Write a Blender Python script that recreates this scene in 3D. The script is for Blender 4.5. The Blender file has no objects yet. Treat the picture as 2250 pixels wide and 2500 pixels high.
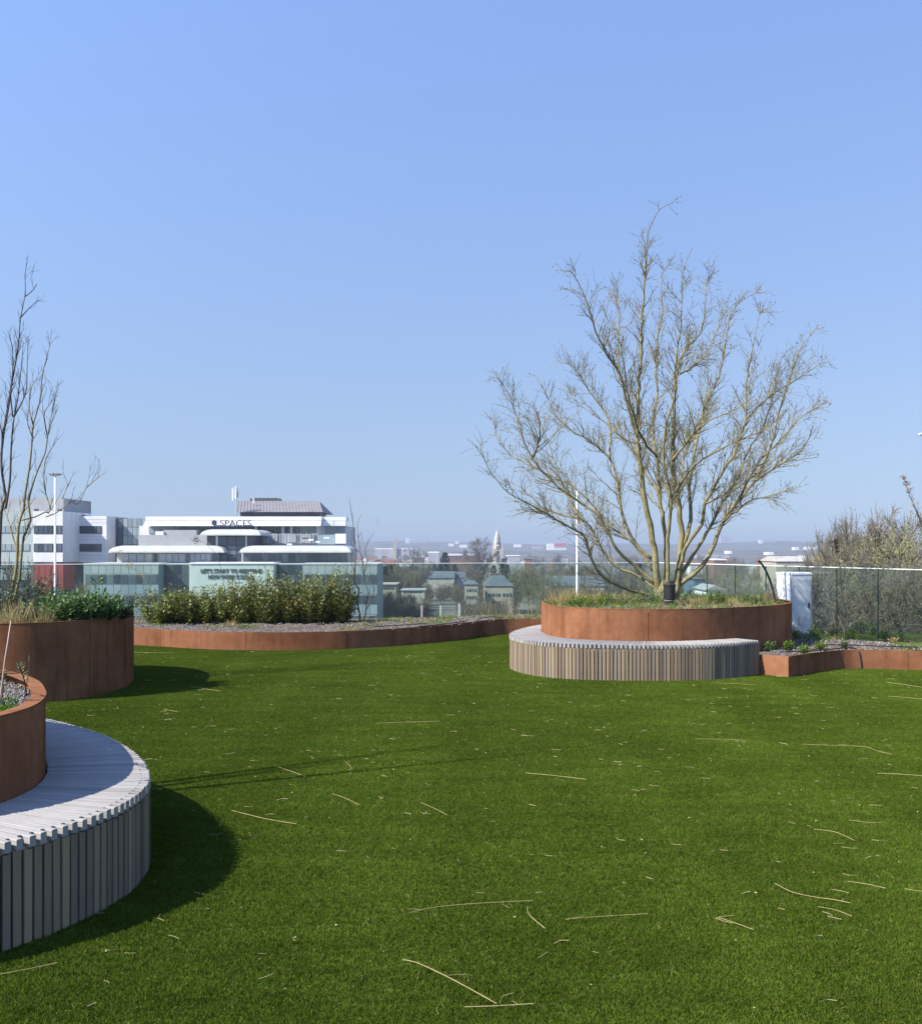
import bpy, bmesh, math, random
import numpy as np
from mathutils import Vector, Matrix, Euler

R = random.Random(7)
rad = math.radians
scene = bpy.context.scene
COL = scene.collection

# ------------------------------------------------------------------ camera, sky, sun, exposure
EYE, F, HZ, CX = 1.65, 2400.0, 1336.0, 1125.0      # eye height (m); focal length, horizon row, centre column of the photograph
cam_d = bpy.data.cameras.new('camera'); cam = bpy.data.objects.new('camera', cam_d); COL.objects.link(cam)
cam.location = (0, 0, EYE); cam.rotation_euler = (rad(90), 0, 0)
cam_d.sensor_fit = 'HORIZONTAL'; cam_d.sensor_width = 36.0; cam_d.lens = 36.0 * F / 2250.0
cam_d.shift_y = 86.0 / 2250.0
cam_d.clip_start = 0.05; cam_d.clip_end = 20000
scene.camera = cam

SUN_AZ, SUN_EL = 28.5, 42.0        # light travels to the right and away from the camera
world = bpy.data.worlds.new('World'); scene.world = world; world.use_nodes = True
wn = world.node_tree.nodes; wl = world.node_tree.links; wn.clear()
sky = wn.new('ShaderNodeTexSky'); sky.sky_type = 'NISHITA'; sky.sun_disc = False
sky.sun_elevation = rad(SUN_EL); sky.sun_rotation = rad(270 - SUN_AZ)
sky.altitude = 0; sky.air_density = 4.0; sky.dust_density = 0.0; sky.ozone_density = 1.0
tc = wn.new('ShaderNodeTexCoord'); va = wn.new('ShaderNodeVectorMath'); va.operation = 'ADD'; va.inputs[1].default_value = (0, 0, .28)
vn = wn.new('ShaderNodeVectorMath'); vn.operation = 'NORMALIZE'; wl.new(tc.outputs['Generated'], va.inputs[0]); wl.new(va.outputs[0], vn.inputs[0]); wl.new(vn.outputs[0], sky.inputs[0])
wb = wn.new('ShaderNodeMix'); wb.data_type = 'RGBA'; wb.blend_type = 'MULTIPLY'; wb.inputs[0].default_value = 1.0; wb.inputs[7].default_value = (.65, .84, 1.78, 1)   # the camera's cool white balance
bg = wn.new('ShaderNodeBackground'); bg.inputs['Strength'].default_value = 0.06
wo = wn.new('ShaderNodeOutputWorld')
wl.new(sky.outputs[0], wb.inputs[6]); wl.new(wb.outputs[2], bg.inputs['Color']); wl.new(bg.outputs[0], wo.inputs['Surface'])
sun_d = bpy.data.lights.new('sun', 'SUN'); sun_d.energy = 3.9; sun_d.angle = rad(0.5); sun_d.color = (1.0, 0.94, 0.85)
sun = bpy.data.objects.new('sun', sun_d); COL.objects.link(sun)
ldir = Vector((math.cos(rad(SUN_AZ)) * math.cos(rad(SUN_EL)), math.sin(rad(SUN_AZ)) * math.cos(rad(SUN_EL)), -math.sin(rad(SUN_EL))))
sun.rotation_euler = ldir.to_track_quat('-Z', 'Y').to_euler(); sun.location = (-20, -10, 30)
vs = scene.view_settings
vs.view_transform = 'Standard'; vs.look = 'None'; vs.exposure = 1.3; vs.gamma = 1.0; vs.use_curve_mapping = False
scene.cycles.max_bounces = 8; scene.cycles.transparent_max_bounces = 24; scene.cycles.volume_bounces = 0

# ------------------------------------------------------------------ helpers
def at(px, py, D):                       # photo pixel at distance D -> world point
    return Vector(((px - CX) / F * D, D, EYE - (py - HZ) / F * D))
def gp(px, py, z):                       # photo pixel on the level z -> world point
    return at(px, py, F * (EYE - z) / (py - HZ))

class MB:
    def __init__(s): s.v = []; s.f = []; s.m = []
    def add(s, vs, fs, mi=0):
        n = len(s.v); s.v.extend(vs); s.f.extend([tuple(i + n for i in f) for f in fs]); s.m.extend([mi] * len(fs))
    def box(s, x0, x1, y0, y1, z0, z1, mi=0):
        s.add([(x0,y0,z0),(x1,y0,z0),(x1,y1,z0),(x0,y1,z0),(x0,y0,z1),(x1,y0,z1),(x1,y1,z1),(x0,y1,z1)],
              [(0,3,2,1),(4,5,6,7),(0,1,5,4),(1,2,6,5),(2,3,7,6),(3,0,4,7)], mi)
    def tube(s, pts, radii, n=5, cap=True, mi=0):
        pts = [Vector(p) for p in pts]
        if not hasattr(radii, '__len__'): radii = [radii] * len(pts)
        base = len(s.v); up = None
        for i, p in enumerate(pts):
            t = pts[min(i+1, len(pts)-1)] - pts[max(i-1, 0)]
            if t.length < 1e-9: t = Vector((0,0,1))
            t.normalize()
            if up is None:
                up = Vector((1,0,0)) if abs(t.x) < 0.8 else Vector((0,1,0))
            a = (up - t * up.dot(t))
            if a.length < 1e-6: a = t.orthogonal()
            a.normalize(); up = a; b = t.cross(a)
            for k in range(n):
                q = 2 * math.pi * k / n
                s.v.append(tuple(p + (a * math.cos(q) + b * math.sin(q)) * radii[i]))
        for i in range(len(pts) - 1):
            for k in range(n):
                a0 = base + i*n + k; a1 = base + i*n + (k+1) % n
                s.f.append((a0, a1, a1 + n, a0 + n)); s.m.append(mi)
        if cap:
            s.f.append(tuple(base + k for k in reversed(range(n)))); s.m.append(mi)
            e = base + (len(pts)-1)*n
            s.f.append(tuple(e + k for k in range(n))); s.m.append(mi)
    def leaf(s, p, d, up, l, w, mi=0, fold=0.15):
        d = d.normalized(); sd = d.cross(up)
        if sd.length < 1e-4: sd = d.orthogonal()
        sd.normalize(); nn = sd.cross(d)
        m = p + d * (l * .45) + nn * (l * fold)
        s.add([tuple(p), tuple(m + sd * w * .5 - nn * w * .2), tuple(p + d * l), tuple(m - sd * w * .5 - nn * w * .2)], [(0,1,2),(0,2,3)], mi)
    def blade(s, p, d, l, w, bend, mi=0):
        sd = Vector((-math.sin(bend[1]), math.cos(bend[1]), 0)) * w * .5
        d = d.normalized(); b = Vector((math.cos(bend[0]), math.sin(bend[0]), -0.6)) * l * bend[2]
        q = p + d * l * .55 + b * .25; e = p + d * l + b
        s.add([tuple(p - sd), tuple(p + sd), tuple(q + sd*.8), tuple(q - sd*.8), tuple(e)], [(0,1,2,3),(3,2,4)], mi)
    def mesh(s, name, mats, smooth=False):
        me = bpy.data.meshes.new(name); me.from_pydata(s.v, [], s.f)
        for m in (mats if isinstance(mats, (list, tuple)) else [mats]): me.materials.append(m)
        if any(s.m): me.polygons.foreach_set('material_index', s.m)
        if smooth: me.polygons.foreach_set('use_smooth', [True] * len(me.polygons))
        me.update(); return me

WORLD = {}
def tag(o, label=None, cat=None, group=None, kind=None):
    if label: o['label'] = label
    if cat: o['category'] = cat
    if group: o['group'] = group
    if kind: o['kind'] = kind
    return o
def thing(name, loc, label, cat, group=None):
    o = bpy.data.objects.new(name, None); o.empty_display_size = .2; COL.objects.link(o)
    o.location = loc; WORLD[o.name] = Vector(loc)
    return tag(o, label, cat, group)
def link(name, me, parent=None, loc=None, rot=None, scl=None):
    o = bpy.data.objects.new(name, me); COL.objects.link(o)
    base = Vector((0,0,0))
    if parent is not None:
        o.parent = parent; base = WORLD[parent.name]
    w = Vector(loc) if loc is not None else Vector((0,0,0))
    o.location = w - base; WORLD[o.name] = w
    if rot is not None: o.rotation_euler = rot
    if scl is not None: o.scale = scl
    return o
def part(name, mb, mats, parent, smooth=False):
    return link(name, mb.mesh(name, mats, smooth), parent)
def solo(name, mb, mats, label, cat, group=None, smooth=False):
    return tag(link(name, mb.mesh(name, mats, smooth)), label, cat, group)
def struct(name, mb, mats, smooth=False):
    return tag(link(name, mb.mesh(name, mats, smooth)), kind='structure')
def copy_tree(o, parent=None):
    c = o.copy(); COL.objects.link(c)
    if parent is not None: c.parent = parent; c.matrix_parent_inverse = o.matrix_parent_inverse.copy()
    WORLD[c.name] = WORLD.get(o.name, Vector((0,0,0)))
    for ch in list(o.children): copy_tree(ch, c)
    return c

# ------------------------------------------------------------------ materials
def mat(name, c1, c2=None, scale=6.0, rough=.7, bump=0.0, bscale=None, stretch=(1,1,1), rnd=None, metallic=0.0,
        detail=5.0, spec=.4, coords='world', c3=None, trans=0.0, sat=None, contrast=(.35,.65)):
    m = bpy.data.materials.new(name); m.use_nodes = True
    nt = m.node_tree; N = nt.nodes; L = nt.links
    b = N['Principled BSDF']; b.inputs['Roughness'].default_value = rough; b.inputs['Metallic'].default_value = metallic
    b.inputs['Specular IOR Level'].default_value = spec
    c2 = c2 or c1
    if coords == 'world':
        g = N.new('ShaderNodeNewGeometry'); src = g.outputs['Position']
    else:
        g = N.new('ShaderNodeTexCoord'); src = g.outputs['Object']
    mp = N.new('ShaderNodeMapping'); mp.inputs['Scale'].default_value = stretch; L.new(src, mp.inputs[0])
    nz = N.new('ShaderNodeTexNoise'); nz.inputs['Scale'].default_value = scale; nz.inputs['Detail'].default_value = detail
    nz.inputs['Roughness'].default_value = .62
    L.new(mp.outputs[0], nz.inputs['Vector'])
    r = N.new('ShaderNodeValToRGB'); r.color_ramp.elements[0].position = contrast[0]; r.color_ramp.elements[1].position = contrast[1]
    r.color_ramp.elements[0].color = (*c1, 1); r.color_ramp.elements[1].color = (*c2, 1)
    L.new(nz.outputs['Fac'], r.inputs[0]); out = r.outputs[0]
    if rnd:                                # ('island'|'object', list of colours, amount)
        if rnd[0] == 'island':
            gg = N.new('ShaderNodeNewGeometry'); rv = gg.outputs['Random Per Island']
        else:
            gg = N.new('ShaderNodeObjectInfo'); rv = gg.outputs['Random']
        rr = N.new('ShaderNodeValToRGB'); cr = rr.color_ramp; cols = rnd[1]
        while len(cr.elements) < len(cols): cr.elements.new(.5)
        for i, c in enumerate(cols):
            cr.elements[i].position = i / (len(cols) - 1); cr.elements[i].color = (*c, 1)
        L.new(rv, rr.inputs[0])
        mx = N.new('ShaderNodeMix'); mx.data_type = 'RGBA'; mx.inputs[0].default_value = rnd[2]
        L.new(out, mx.inputs[6]); L.new(rr.outputs[0], mx.inputs[7]); out = mx.outputs[2]
    L.new(out, b.inputs['Base Color'])
    if bump:
        n2 = N.new('ShaderNodeTexNoise'); n2.inputs['Scale'].default_value = bscale or scale * 4; n2.inputs['Detail'].default_value = 4
        L.new(mp.outputs[0], n2.inputs['Vector'])
        bp = N.new('ShaderNodeBump'); bp.inputs['Strength'].default_value = bump; bp.inputs['Distance'].default_value = .01
        L.new(n2.outputs['Fac'], bp.inputs['Height']); L.new(bp.outputs[0], b.inputs['Normal'])
    if trans:
        tl = N.new('ShaderNodeBsdfTranslucent'); L.new(out, tl.inputs['Color'])
        ms = N.new('ShaderNodeMixShader'); ms.inputs[0].default_value = trans
        L.new(b.outputs[0], ms.inputs[1]); L.new(tl.outputs[0], ms.inputs[2]); L.new(ms.outputs[0], N['Material Output'].inputs['Surface'])
    return m

def corten_mat():
    m = mat('corten', (.170,.072,.036), (.300,.142,.076), scale=1.5, rough=.9, bump=.12, bscale=90, spec=.08, detail=8, contrast=(.3,.72))
    nt = m.node_tree; N = nt.nodes; L = nt.links; b = N['Principled BSDF']
    src = b.inputs['Base Color'].links[0].from_socket
    g = N.new('ShaderNodeNewGeometry'); mp = N.new('ShaderNodeMapping'); mp.inputs['Scale'].default_value = (4, 4, .5); L.new(g.outputs['Position'], mp.inputs[0])
    nz = N.new('ShaderNodeTexNoise'); nz.inputs['Scale'].default_value = 1.7; nz.inputs['Detail'].default_value = 6; L.new(mp.outputs[0], nz.inputs['Vector'])
    rr = N.new('ShaderNodeValToRGB'); rr.color_ramp.elements[0].position = .30; rr.color_ramp.elements[1].position = .5
    rr.color_ramp.elements[0].color = (.42,.36,.36,1); rr.color_ramp.elements[1].color = (1,1,1,1); L.new(nz.outputs['Fac'], rr.inputs[0])
    mx = N.new('ShaderNodeMix'); mx.data_type = 'RGBA'; mx.blend_type = 'MULTIPLY'; mx.inputs[0].default_value = .5
    L.new(src, mx.inputs[6]); L.new(rr.outputs[0], mx.inputs[7])
    # fine blotches
    n3 = N.new('ShaderNodeTexNoise'); n3.inputs['Scale'].default_value = 16; n3.inputs['Detail'].default_value = 8; L.new(g.outputs['Position'], n3.inputs['Vector'])
    r3 = N.new('ShaderNodeValToRGB'); r3.color_ramp.elements[0].position = .32; r3.color_ramp.elements[1].position = .62
    r3.color_ramp.elements[0].color = (.72,.66,.66,1); r3.color_ramp.elements[1].color = (1.05,1.03,1,1); L.new(n3.outputs['Fac'], r3.inputs[0])
    m3 = N.new('ShaderNodeMix'); m3.data_type = 'RGBA'; m3.blend_type = 'MULTIPLY'; m3.inputs[0].default_value = .4
    L.new(mx.outputs[2], m3.inputs[6]); L.new(r3.outputs[0], m3.inputs[7])
    # each panel a slightly different tone
    oi = N.new('ShaderNodeObjectInfo'); hv = N.new('ShaderNodeHueSaturation'); mr = N.new('ShaderNodeMapRange')
    mr.inputs[3].default_value = .86; mr.inputs[4].default_value = 1.1; L.new(oi.outputs['Random'], mr.inputs[0]); L.new(mr.outputs[0], hv.inputs['Value'])
    L.new(m3.outputs[2], hv.inputs['Color']); L.new(hv.outputs[0], b.inputs['Base Color'])
    return m

def glass_mat(name, tint, haze=.05, fres=.8):
    m = bpy.data.materials.new(name); m.use_nodes = True; nt = m.node_tree; N = nt.nodes; L = nt.links; N.clear()
    out = N.new('ShaderNodeOutputMaterial'); tr = N.new('ShaderNodeBsdfTransparent'); tr.inputs[0].default_value = (*tint, 1)
    gl = N.new('ShaderNodeBsdfGlossy'); gl.inputs['Roughness'].default_value = .01
    df = N.new('ShaderNodeBsdfDiffuse'); df.inputs[0].default_value = (.55,.62,.58,1)
    lw = N.new('ShaderNodeFresnel'); lw.inputs[0].default_value = 1.45
    mu = N.new('ShaderNodeMath'); mu.operation = 'MULTIPLY'; mu.inputs[1].default_value = fres; L.new(lw.outputs[0], mu.inputs[0])
    m1 = N.new('ShaderNodeMixShader'); m1.inputs[0].default_value = haze; L.new(tr.outputs[0], m1.inputs[1]); L.new(df.outputs[0], m1.inputs[2])
    m2 = N.new('ShaderNodeMixShader'); L.new(mu.outputs[0], m2.inputs[0]); L.new(m1.outputs[0], m2.inputs[1]); L.new(gl.outputs[0], m2.inputs[2])
    L.new(m2.outputs[0], out.inputs['Surface']); return m

M = {}
M['corten'] = corten_mat()
M['slat'] = mat('slat_wood', (.16,.128,.092), (.26,.215,.155), scale=3, rough=.85, bump=.25, bscale=14, stretch=(14,14,1.2), coords='object', spec=.2,
                rnd=('object', [(.115,.088,.066),(.33,.25,.155),(.19,.145,.107),(.26,.225,.18),(.15,.116,.09),(.40,.30,.17),(.22,.187,.15),(.13,.10,.078)], .6))
M['deck'] = mat('deck_wood', (.19,.18,.17), (.34,.325,.305), scale=2.5, rough=.8, bump=.25, bscale=10, stretch=(1.1,16,16), coords='object', spec=.25,
                rnd=('object', [(.20,.19,.178),(.33,.315,.295),(.26,.248,.232),(.36,.34,.32),(.23,.22,.205)], .7))
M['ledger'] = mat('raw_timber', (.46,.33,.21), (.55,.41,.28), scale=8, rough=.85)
M['dark'] = mat('shaded_gap_timber', (.035,.03,.026), (.05,.043,.037), scale=6, rough=.95)  # shade of the gaps between bench slats, put into the frame's colour
M['soil'] = mat('soil', (.075,.062,.052), (.16,.135,.115), scale=9, rough=.95, bump=.8, bscale=40, detail=8)
M['gravel'] = mat('gravel', (.13,.115,.105), (.30,.275,.26), scale=30, rough=.9, rnd=('island', [(.08,.075,.075),(.23,.20,.185),(.15,.135,.13),(.36,.33,.315),(.19,.16,.14)], .8))
M['turfbase'] = mat('turf_backing', (.026,.046,.005), (.036,.060,.008), scale=3, rough=.95)
M['straw'] = mat('straw', (.30,.24,.11), (.43,.35,.18), scale=9, rough=.7)
M['pale'] = mat('dry_bits', (.20,.18,.09), (.32,.28,.16), scale=9, rough=.8, rnd=('island', [(.27,.24,.10),(.52,.46,.28),(.36,.30,.14),(.22,.20,.12)], .9))
M['bark'] = mat('olive_bark', (.15,.132,.066), (.29,.255,.135), scale=11, rough=.9, bump=.5, bscale=60, c3=None)
M['twig'] = mat('twig_bark', (.17,.15,.085), (.28,.245,.14), scale=6, rough=.9)
M['darktwig'] = mat('dark_twig', (.055,.045,.038), (.12,.10,.082), scale=6, rough=.9)
M['bud'] = mat('bud', (.15,.115,.06), (.2,.16,.08), scale=8, rough=.8, trans=.25, rnd=('island', [(.16,.125,.07),(.28,.22,.085),(.34,.25,.11),(.20,.185,.08)], .85))
M['shrubleaf'] = mat('shrub_leaf', (.05,.075,.014), (.095,.125,.024), scale=3, rough=.38, spec=.5, trans=.22,
                     rnd=('island', [(.030,.050,.012),(.12,.16,.026),(.235,.26,.045),(.06,.092,.018),(.33,.32,.065),(.17,.20,.036)], .9))
M['greenleaf'] = mat('green_leaf', (.045,.10,.022), (.08,.15,.035), scale=3, rough=.45, trans=.25,
                     rnd=('island', [(.04,.09,.022),(.10,.19,.045),(.16,.26,.08),(.07,.14,.035)], .85))
M['darkleaf'] = mat('dark_leaf', (.02,.045,.014), (.05,.085,.025), scale=3, rough=.5, trans=.15, rnd=('island', [(.015,.035,.012),(.05,.09,.03),(.03,.06,.02)], .8))
M['freshgrass'] = mat('fresh_grass', (.08,.15,.02), (.14,.22,.03), scale=4, rough=.6, trans=.3, rnd=('island', [(.06,.12,.02),(.16,.24,.04),(.10,.18,.03)], .8))
M['drygrass'] = mat('dry_grass', (.30,.235,.11), (.42,.34,.17), scale=5, rough=.8, trans=.25, rnd=('island', [(.27,.20,.09),(.46,.36,.17),(.36,.29,.14),(.20,.19,.07)], .8))
M['sedum'] = mat('sedum', (.05,.10,.03), (.10,.16,.06), scale=8, rough=.6, rnd=('island', [(.05,.10,.03),(.12,.19,.09),(.16,.14,.06),(.07,.14,.03),(.22,.24,.17)], .8))
M['yellow'] = mat('yellow_petal', (.55,.33,.03), (.62,.42,.05), scale=8, rough=.7)
M['blackpl'] = mat('black_plastic', (.012,.012,.014), (.02,.02,.022), scale=9, rough=.5, spec=.4)
M['rubber'] = mat('black_hose', (.015,.015,.015), (.03,.03,.03), scale=9, rough=.6)
M['whitepaint'] = mat('white_enamel', (.58,.59,.60), (.64,.65,.66), scale=2, rough=.35)
M['vent'] = mat('grey_vent', (.42,.42,.41), (.5,.5,.5), scale=5, rough=.5)
M['mast'] = mat('galvanised_white', (.66,.68,.70), (.74,.76,.78), scale=2, rough=.4)
M['lamp'] = mat('lamp_housing', (.16,.14,.12), (.22,.2,.18), scale=4, rough=.5)
M['glass'] = glass_mat('balustrade_glass', (.82,.885,.855), haze=.014, fres=.14)
M['glassedge'] = mat('glass_edge', (.02,.05,.045), (.03,.07,.06), scale=5, rough=.2)
M['rail'] = mat('rail_cap', (.62,.66,.63), (.7,.73,.7), scale=4, rough=.35)
M['concrete'] = mat('concrete', (.32,.31,.30), (.40,.39,.37), scale=3, rough=.9)

def matte(m):                              # a fully matt surface: swap the principled shader for plain diffuse
    N = m.node_tree.nodes; L = m.node_tree.links; b = N['Principled BSDF']; d = N.new('ShaderNodeBsdfDiffuse')
    for a, c in (('Base Color', 'Color'), ('Normal', 'Normal')):
        for l in list(b.inputs[a].links): L.new(l.from_socket, d.inputs[c])
    for l in list(b.outputs[0].links): L.new(d.outputs[0], l.to_socket)
    N.remove(b)
for k in ('corten','slat','deck','ledger','dark','soil','gravel','turfbase','straw','pale','bark','twig','darktwig','bud','drygrass','freshgrass'): matte(M[k])

def arr(x): return np.array(x, float)
def spline(pts, closed=False, step=.02):
    P = [Vector((p[0], p[1], p[2] if len(p) > 2 else 0)) for p in pts]; n = len(P); out = []
    rng = range(n) if closed else range(n - 1)
    g = (lambda i: P[i % n]) if closed else (lambda i: P[max(0, min(n-1, i))])
    for i in rng:
        p0, p1, p2, p3 = g(i-1), g(i), g(i+1), g(i+2)
        k = max(2, int((p2 - p1).length / step))
        for j in range(k):
            t = j / k
            out.append(.5 * ((2*p1) + (p2-p0)*t + (2*p0-5*p1+4*p2-p3)*t*t + (3*p1-p0-3*p2+p3)*t*t*t))
    if not closed: out.append(P[-1])
    return out
def resample(pl, step, closed=False):
    Q = list(pl) + ([pl[0]] if closed else [])
    d = [0]
    for a, b in zip(Q, Q[1:]): d.append(d[-1] + (b - a).length)
    n = max(2, int(round(d[-1] / step))); X = arr([[q.x, q.y, q.z] for q in Q])
    s = np.linspace(0, d[-1], n + 1)
    if closed: s = s[:-1]
    return [Vector((np.interp(v, d, X[:,0]), np.interp(v, d, X[:,1]), np.interp(v, d, X[:,2]))) for v in s], d[-1]
def normals2d(pl, closed, flip=1):
    n = len(pl); out = []
    for i in range(n):
        a = pl[i-1] if (closed or i) else pl[0]
        b = pl[(i+1) % n] if (closed or i < n-1) else pl[-1]
        t = (b - a); t.z = 0; t.normalize(); out.append(Vector((t.y, -t.x, 0)) * flip)
    return out

# ------------------------------------------------------------------ the air, the ground, the hills
def haze_box():
    mb = MB(); mb.box(-4600, 4600, -300, 6000, -27, 62)
    m = bpy.data.materials.new('haze_air'); m.use_nodes = True; N = m.node_tree.nodes; N.clear()
    o = N.new('ShaderNodeOutputMaterial'); v = N.new('ShaderNodeVolumePrincipled')
    v.inputs['Color'].default_value = (.45,.52,.645,1); v.inputs['Density'].default_value = .00026; v.inputs['Anisotropy'].default_value = 0.0
    m.node_tree.links.new(v.outputs[0], o.inputs['Volume'])
    h = link('haze', mb.mesh('haze', m)); tag(h, kind='stuff'); h['label'] = 'thin blue haze over the valley'
    return h
haze_box()

GZ = -22.0
M['cityground'] = mat('valley_ground', (.075,.075,.05), (.17,.16,.13), scale=.02, rough=.95, detail=9, contrast=(.35,.62))
g = MB(); g.add([(-9000,-900,GZ),(9000,-900,GZ),(9000,9000,GZ),(-9000,9000,GZ)], [(0,1,2,3)]); struct('city_ground', g, M['cityground'])
M['wood'] = mat('wooded_hill', (.055,.062,.045), (.12,.115,.09), scale=.012, rough=.95, detail=9, contrast=(.38,.6))

def ridge(name, D, pts, depth, seed, amp=2.0):       # pts: (column, row) skyline of the ridge in the photograph
    rr = random.Random(seed); mb = MB()
    xs = np.linspace(pts[0][0], pts[-1][0], 150); ys = np.interp(xs, [p[0] for p in pts], [p[1] for p in pts])
    prof = [(-1.0, 0.0), (-.6, .35), (-.3, .75), (0, 1), (.4, .8), (1.0, 0)]
    rows = []
    for x, y in zip(xs, ys):
        p = at(x, y, D); h = p.z - GZ + rr.uniform(-amp, amp)
        rows.append([(p.x * (1 + k * depth / D), D + k * depth, GZ - .5 + (h + .5) * f + (rr.uniform(-1, 1) * amp if 0 < f < 1 else 0)) for k, f in prof])
    n = len(prof)
    mb.v = [v for r in rows for v in r]
    for i in range(len(rows) - 1):
        for j in range(n - 1): mb.f.append((i*n+j, (i+1)*n+j, (i+1)*n+j+1, i*n+j+1)); mb.m.append(0)
    return struct(name, mb, M['wood'], smooth=True)
ridge('hill', 4300, [(-900,1330),(300,1328),(860,1324),(980,1320),(1150,1325),(1330,1330),(1500,1327),(1680,1329),(1760,1326),(1870,1321),(1990,1322),(2120,1325),(2600,1327),(3300,1330)], 900, 1, 1.2)
ridge('hill', 2700, [(-900,1348),(500,1345),(900,1340),(1150,1344),(1400,1345),(1700,1342),(1950,1344),(2300,1346),(3200,1350)], 500, 2, 1.6)
ridge('hill', 1700, [(-900,1364),(600,1362),(1000,1358),(1300,1362),(1600,1360),(1900,1362),(2300,1362),(3200,1366)], 280, 3, 2.0)

# ------------------------------------------------------------------ the roof terrace
CORNER = Vector((4.0, 20.0, 0)); RD = Vector((.304, -.794, 0)).normalized(); LEFT_END = Vector((-14.0, 17.2, 0))
poly = [(-14,-8),(12.2,-8),(12.2,-1.3),(4.06,20.12),(-14,17.32)]
mb = MB(); n = len(poly)
mb.add([(x,y,-.03) for x,y in poly] + [(x,y,GZ) for x,y in poly], [tuple(range(n))] + [(i,i+n,(i+1)%n+n,(i+1)%n) for i in range(n)])
tag(struct('roof_terrace', mb, M['concrete']))
mb = MB(); mb.add([(x,y,0) for x,y in [(-13.5,-7.5),(11.5,-7.5),(11.5,-1),(4.2,19.2),(-13.5,16.6)]], [(0,1,2,3,4)]); struct('lawn_ground', mb, M['turfbase'])

def turf_material():
    m = bpy.data.materials.new('turf_blade'); m.use_nodes = True; N = m.node_tree.nodes; L = m.node_tree.links; b = N.new('ShaderNodeBsdfDiffuse')
    g = N.new('ShaderNodeNewGeometry')
    rr = N.new('ShaderNodeValToRGB'); cr = rr.color_ramp
    cols = [(0,(.042,.074,.007)),(.35,(.068,.114,.010)),(.62,(.090,.142,.014)),(.88,(.122,.168,.026)),(.975,(.17,.18,.045)),(1,(.23,.215,.08))]
    while len(cr.elements) < len(cols): cr.elements.new(.5)
    for e, (p, c) in zip(cr.elements, cols): e.position = p; e.color = (*c, 1)
    L.new(g.outputs['Random Per Island'], rr.inputs[0])
    # broad uneven patches in the pile (blades of slightly different lots and wear)
    out = rr.outputs[0]
    for sc, st, lo, hi, amt, sp in [(.55,(1,1,1),.36,.66,(.88,1.12),3), (1.0,(1.1,.07,1),.40,.60,(.93,1.07),2), (3.2,(.5,1.5,1),.36,.66,(.88,1.10),5), (30,(.6,1.4,1),.4,.62,(.86,1.12),2)]:
        mp = N.new('ShaderNodeMapping'); mp.inputs['Scale'].default_value = st; mp.inputs['Rotation'].default_value = (0,0,.35); L.new(g.outputs['Position'], mp.inputs[0])
        nz = N.new('ShaderNodeTexNoise'); nz.inputs['Scale'].default_value = sc; nz.inputs['Detail'].default_value = sp; L.new(mp.outputs[0], nz.inputs['Vector'])
        mr = N.new('ShaderNodeMapRange'); mr.inputs[1].default_value = lo; mr.inputs[2].default_value = hi; mr.inputs[3].default_value = amt[0]; mr.inputs[4].default_value = amt[1]
        L.new(nz.outputs['Fac'], mr.inputs[0])
        hv = N.new('ShaderNodeHueSaturation'); L.new(mr.outputs[0], hv.inputs['Value']); L.new(out, hv.inputs['Color']); out = hv.outputs[0]
    L.new(out, b.inputs['Color'])
    tl = N.new('ShaderNodeBsdfTranslucent'); L.new(out, tl.inputs[0]); ms = N.new('ShaderNodeMixShader'); ms.inputs[0].default_value = .2
    L.new(b.outputs[0], ms.inputs[1]); L.new(tl.outputs[0], ms.inputs[2]); L.new(ms.outputs[0], N['Material Output'].inputs['Surface'])
    return m
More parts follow.
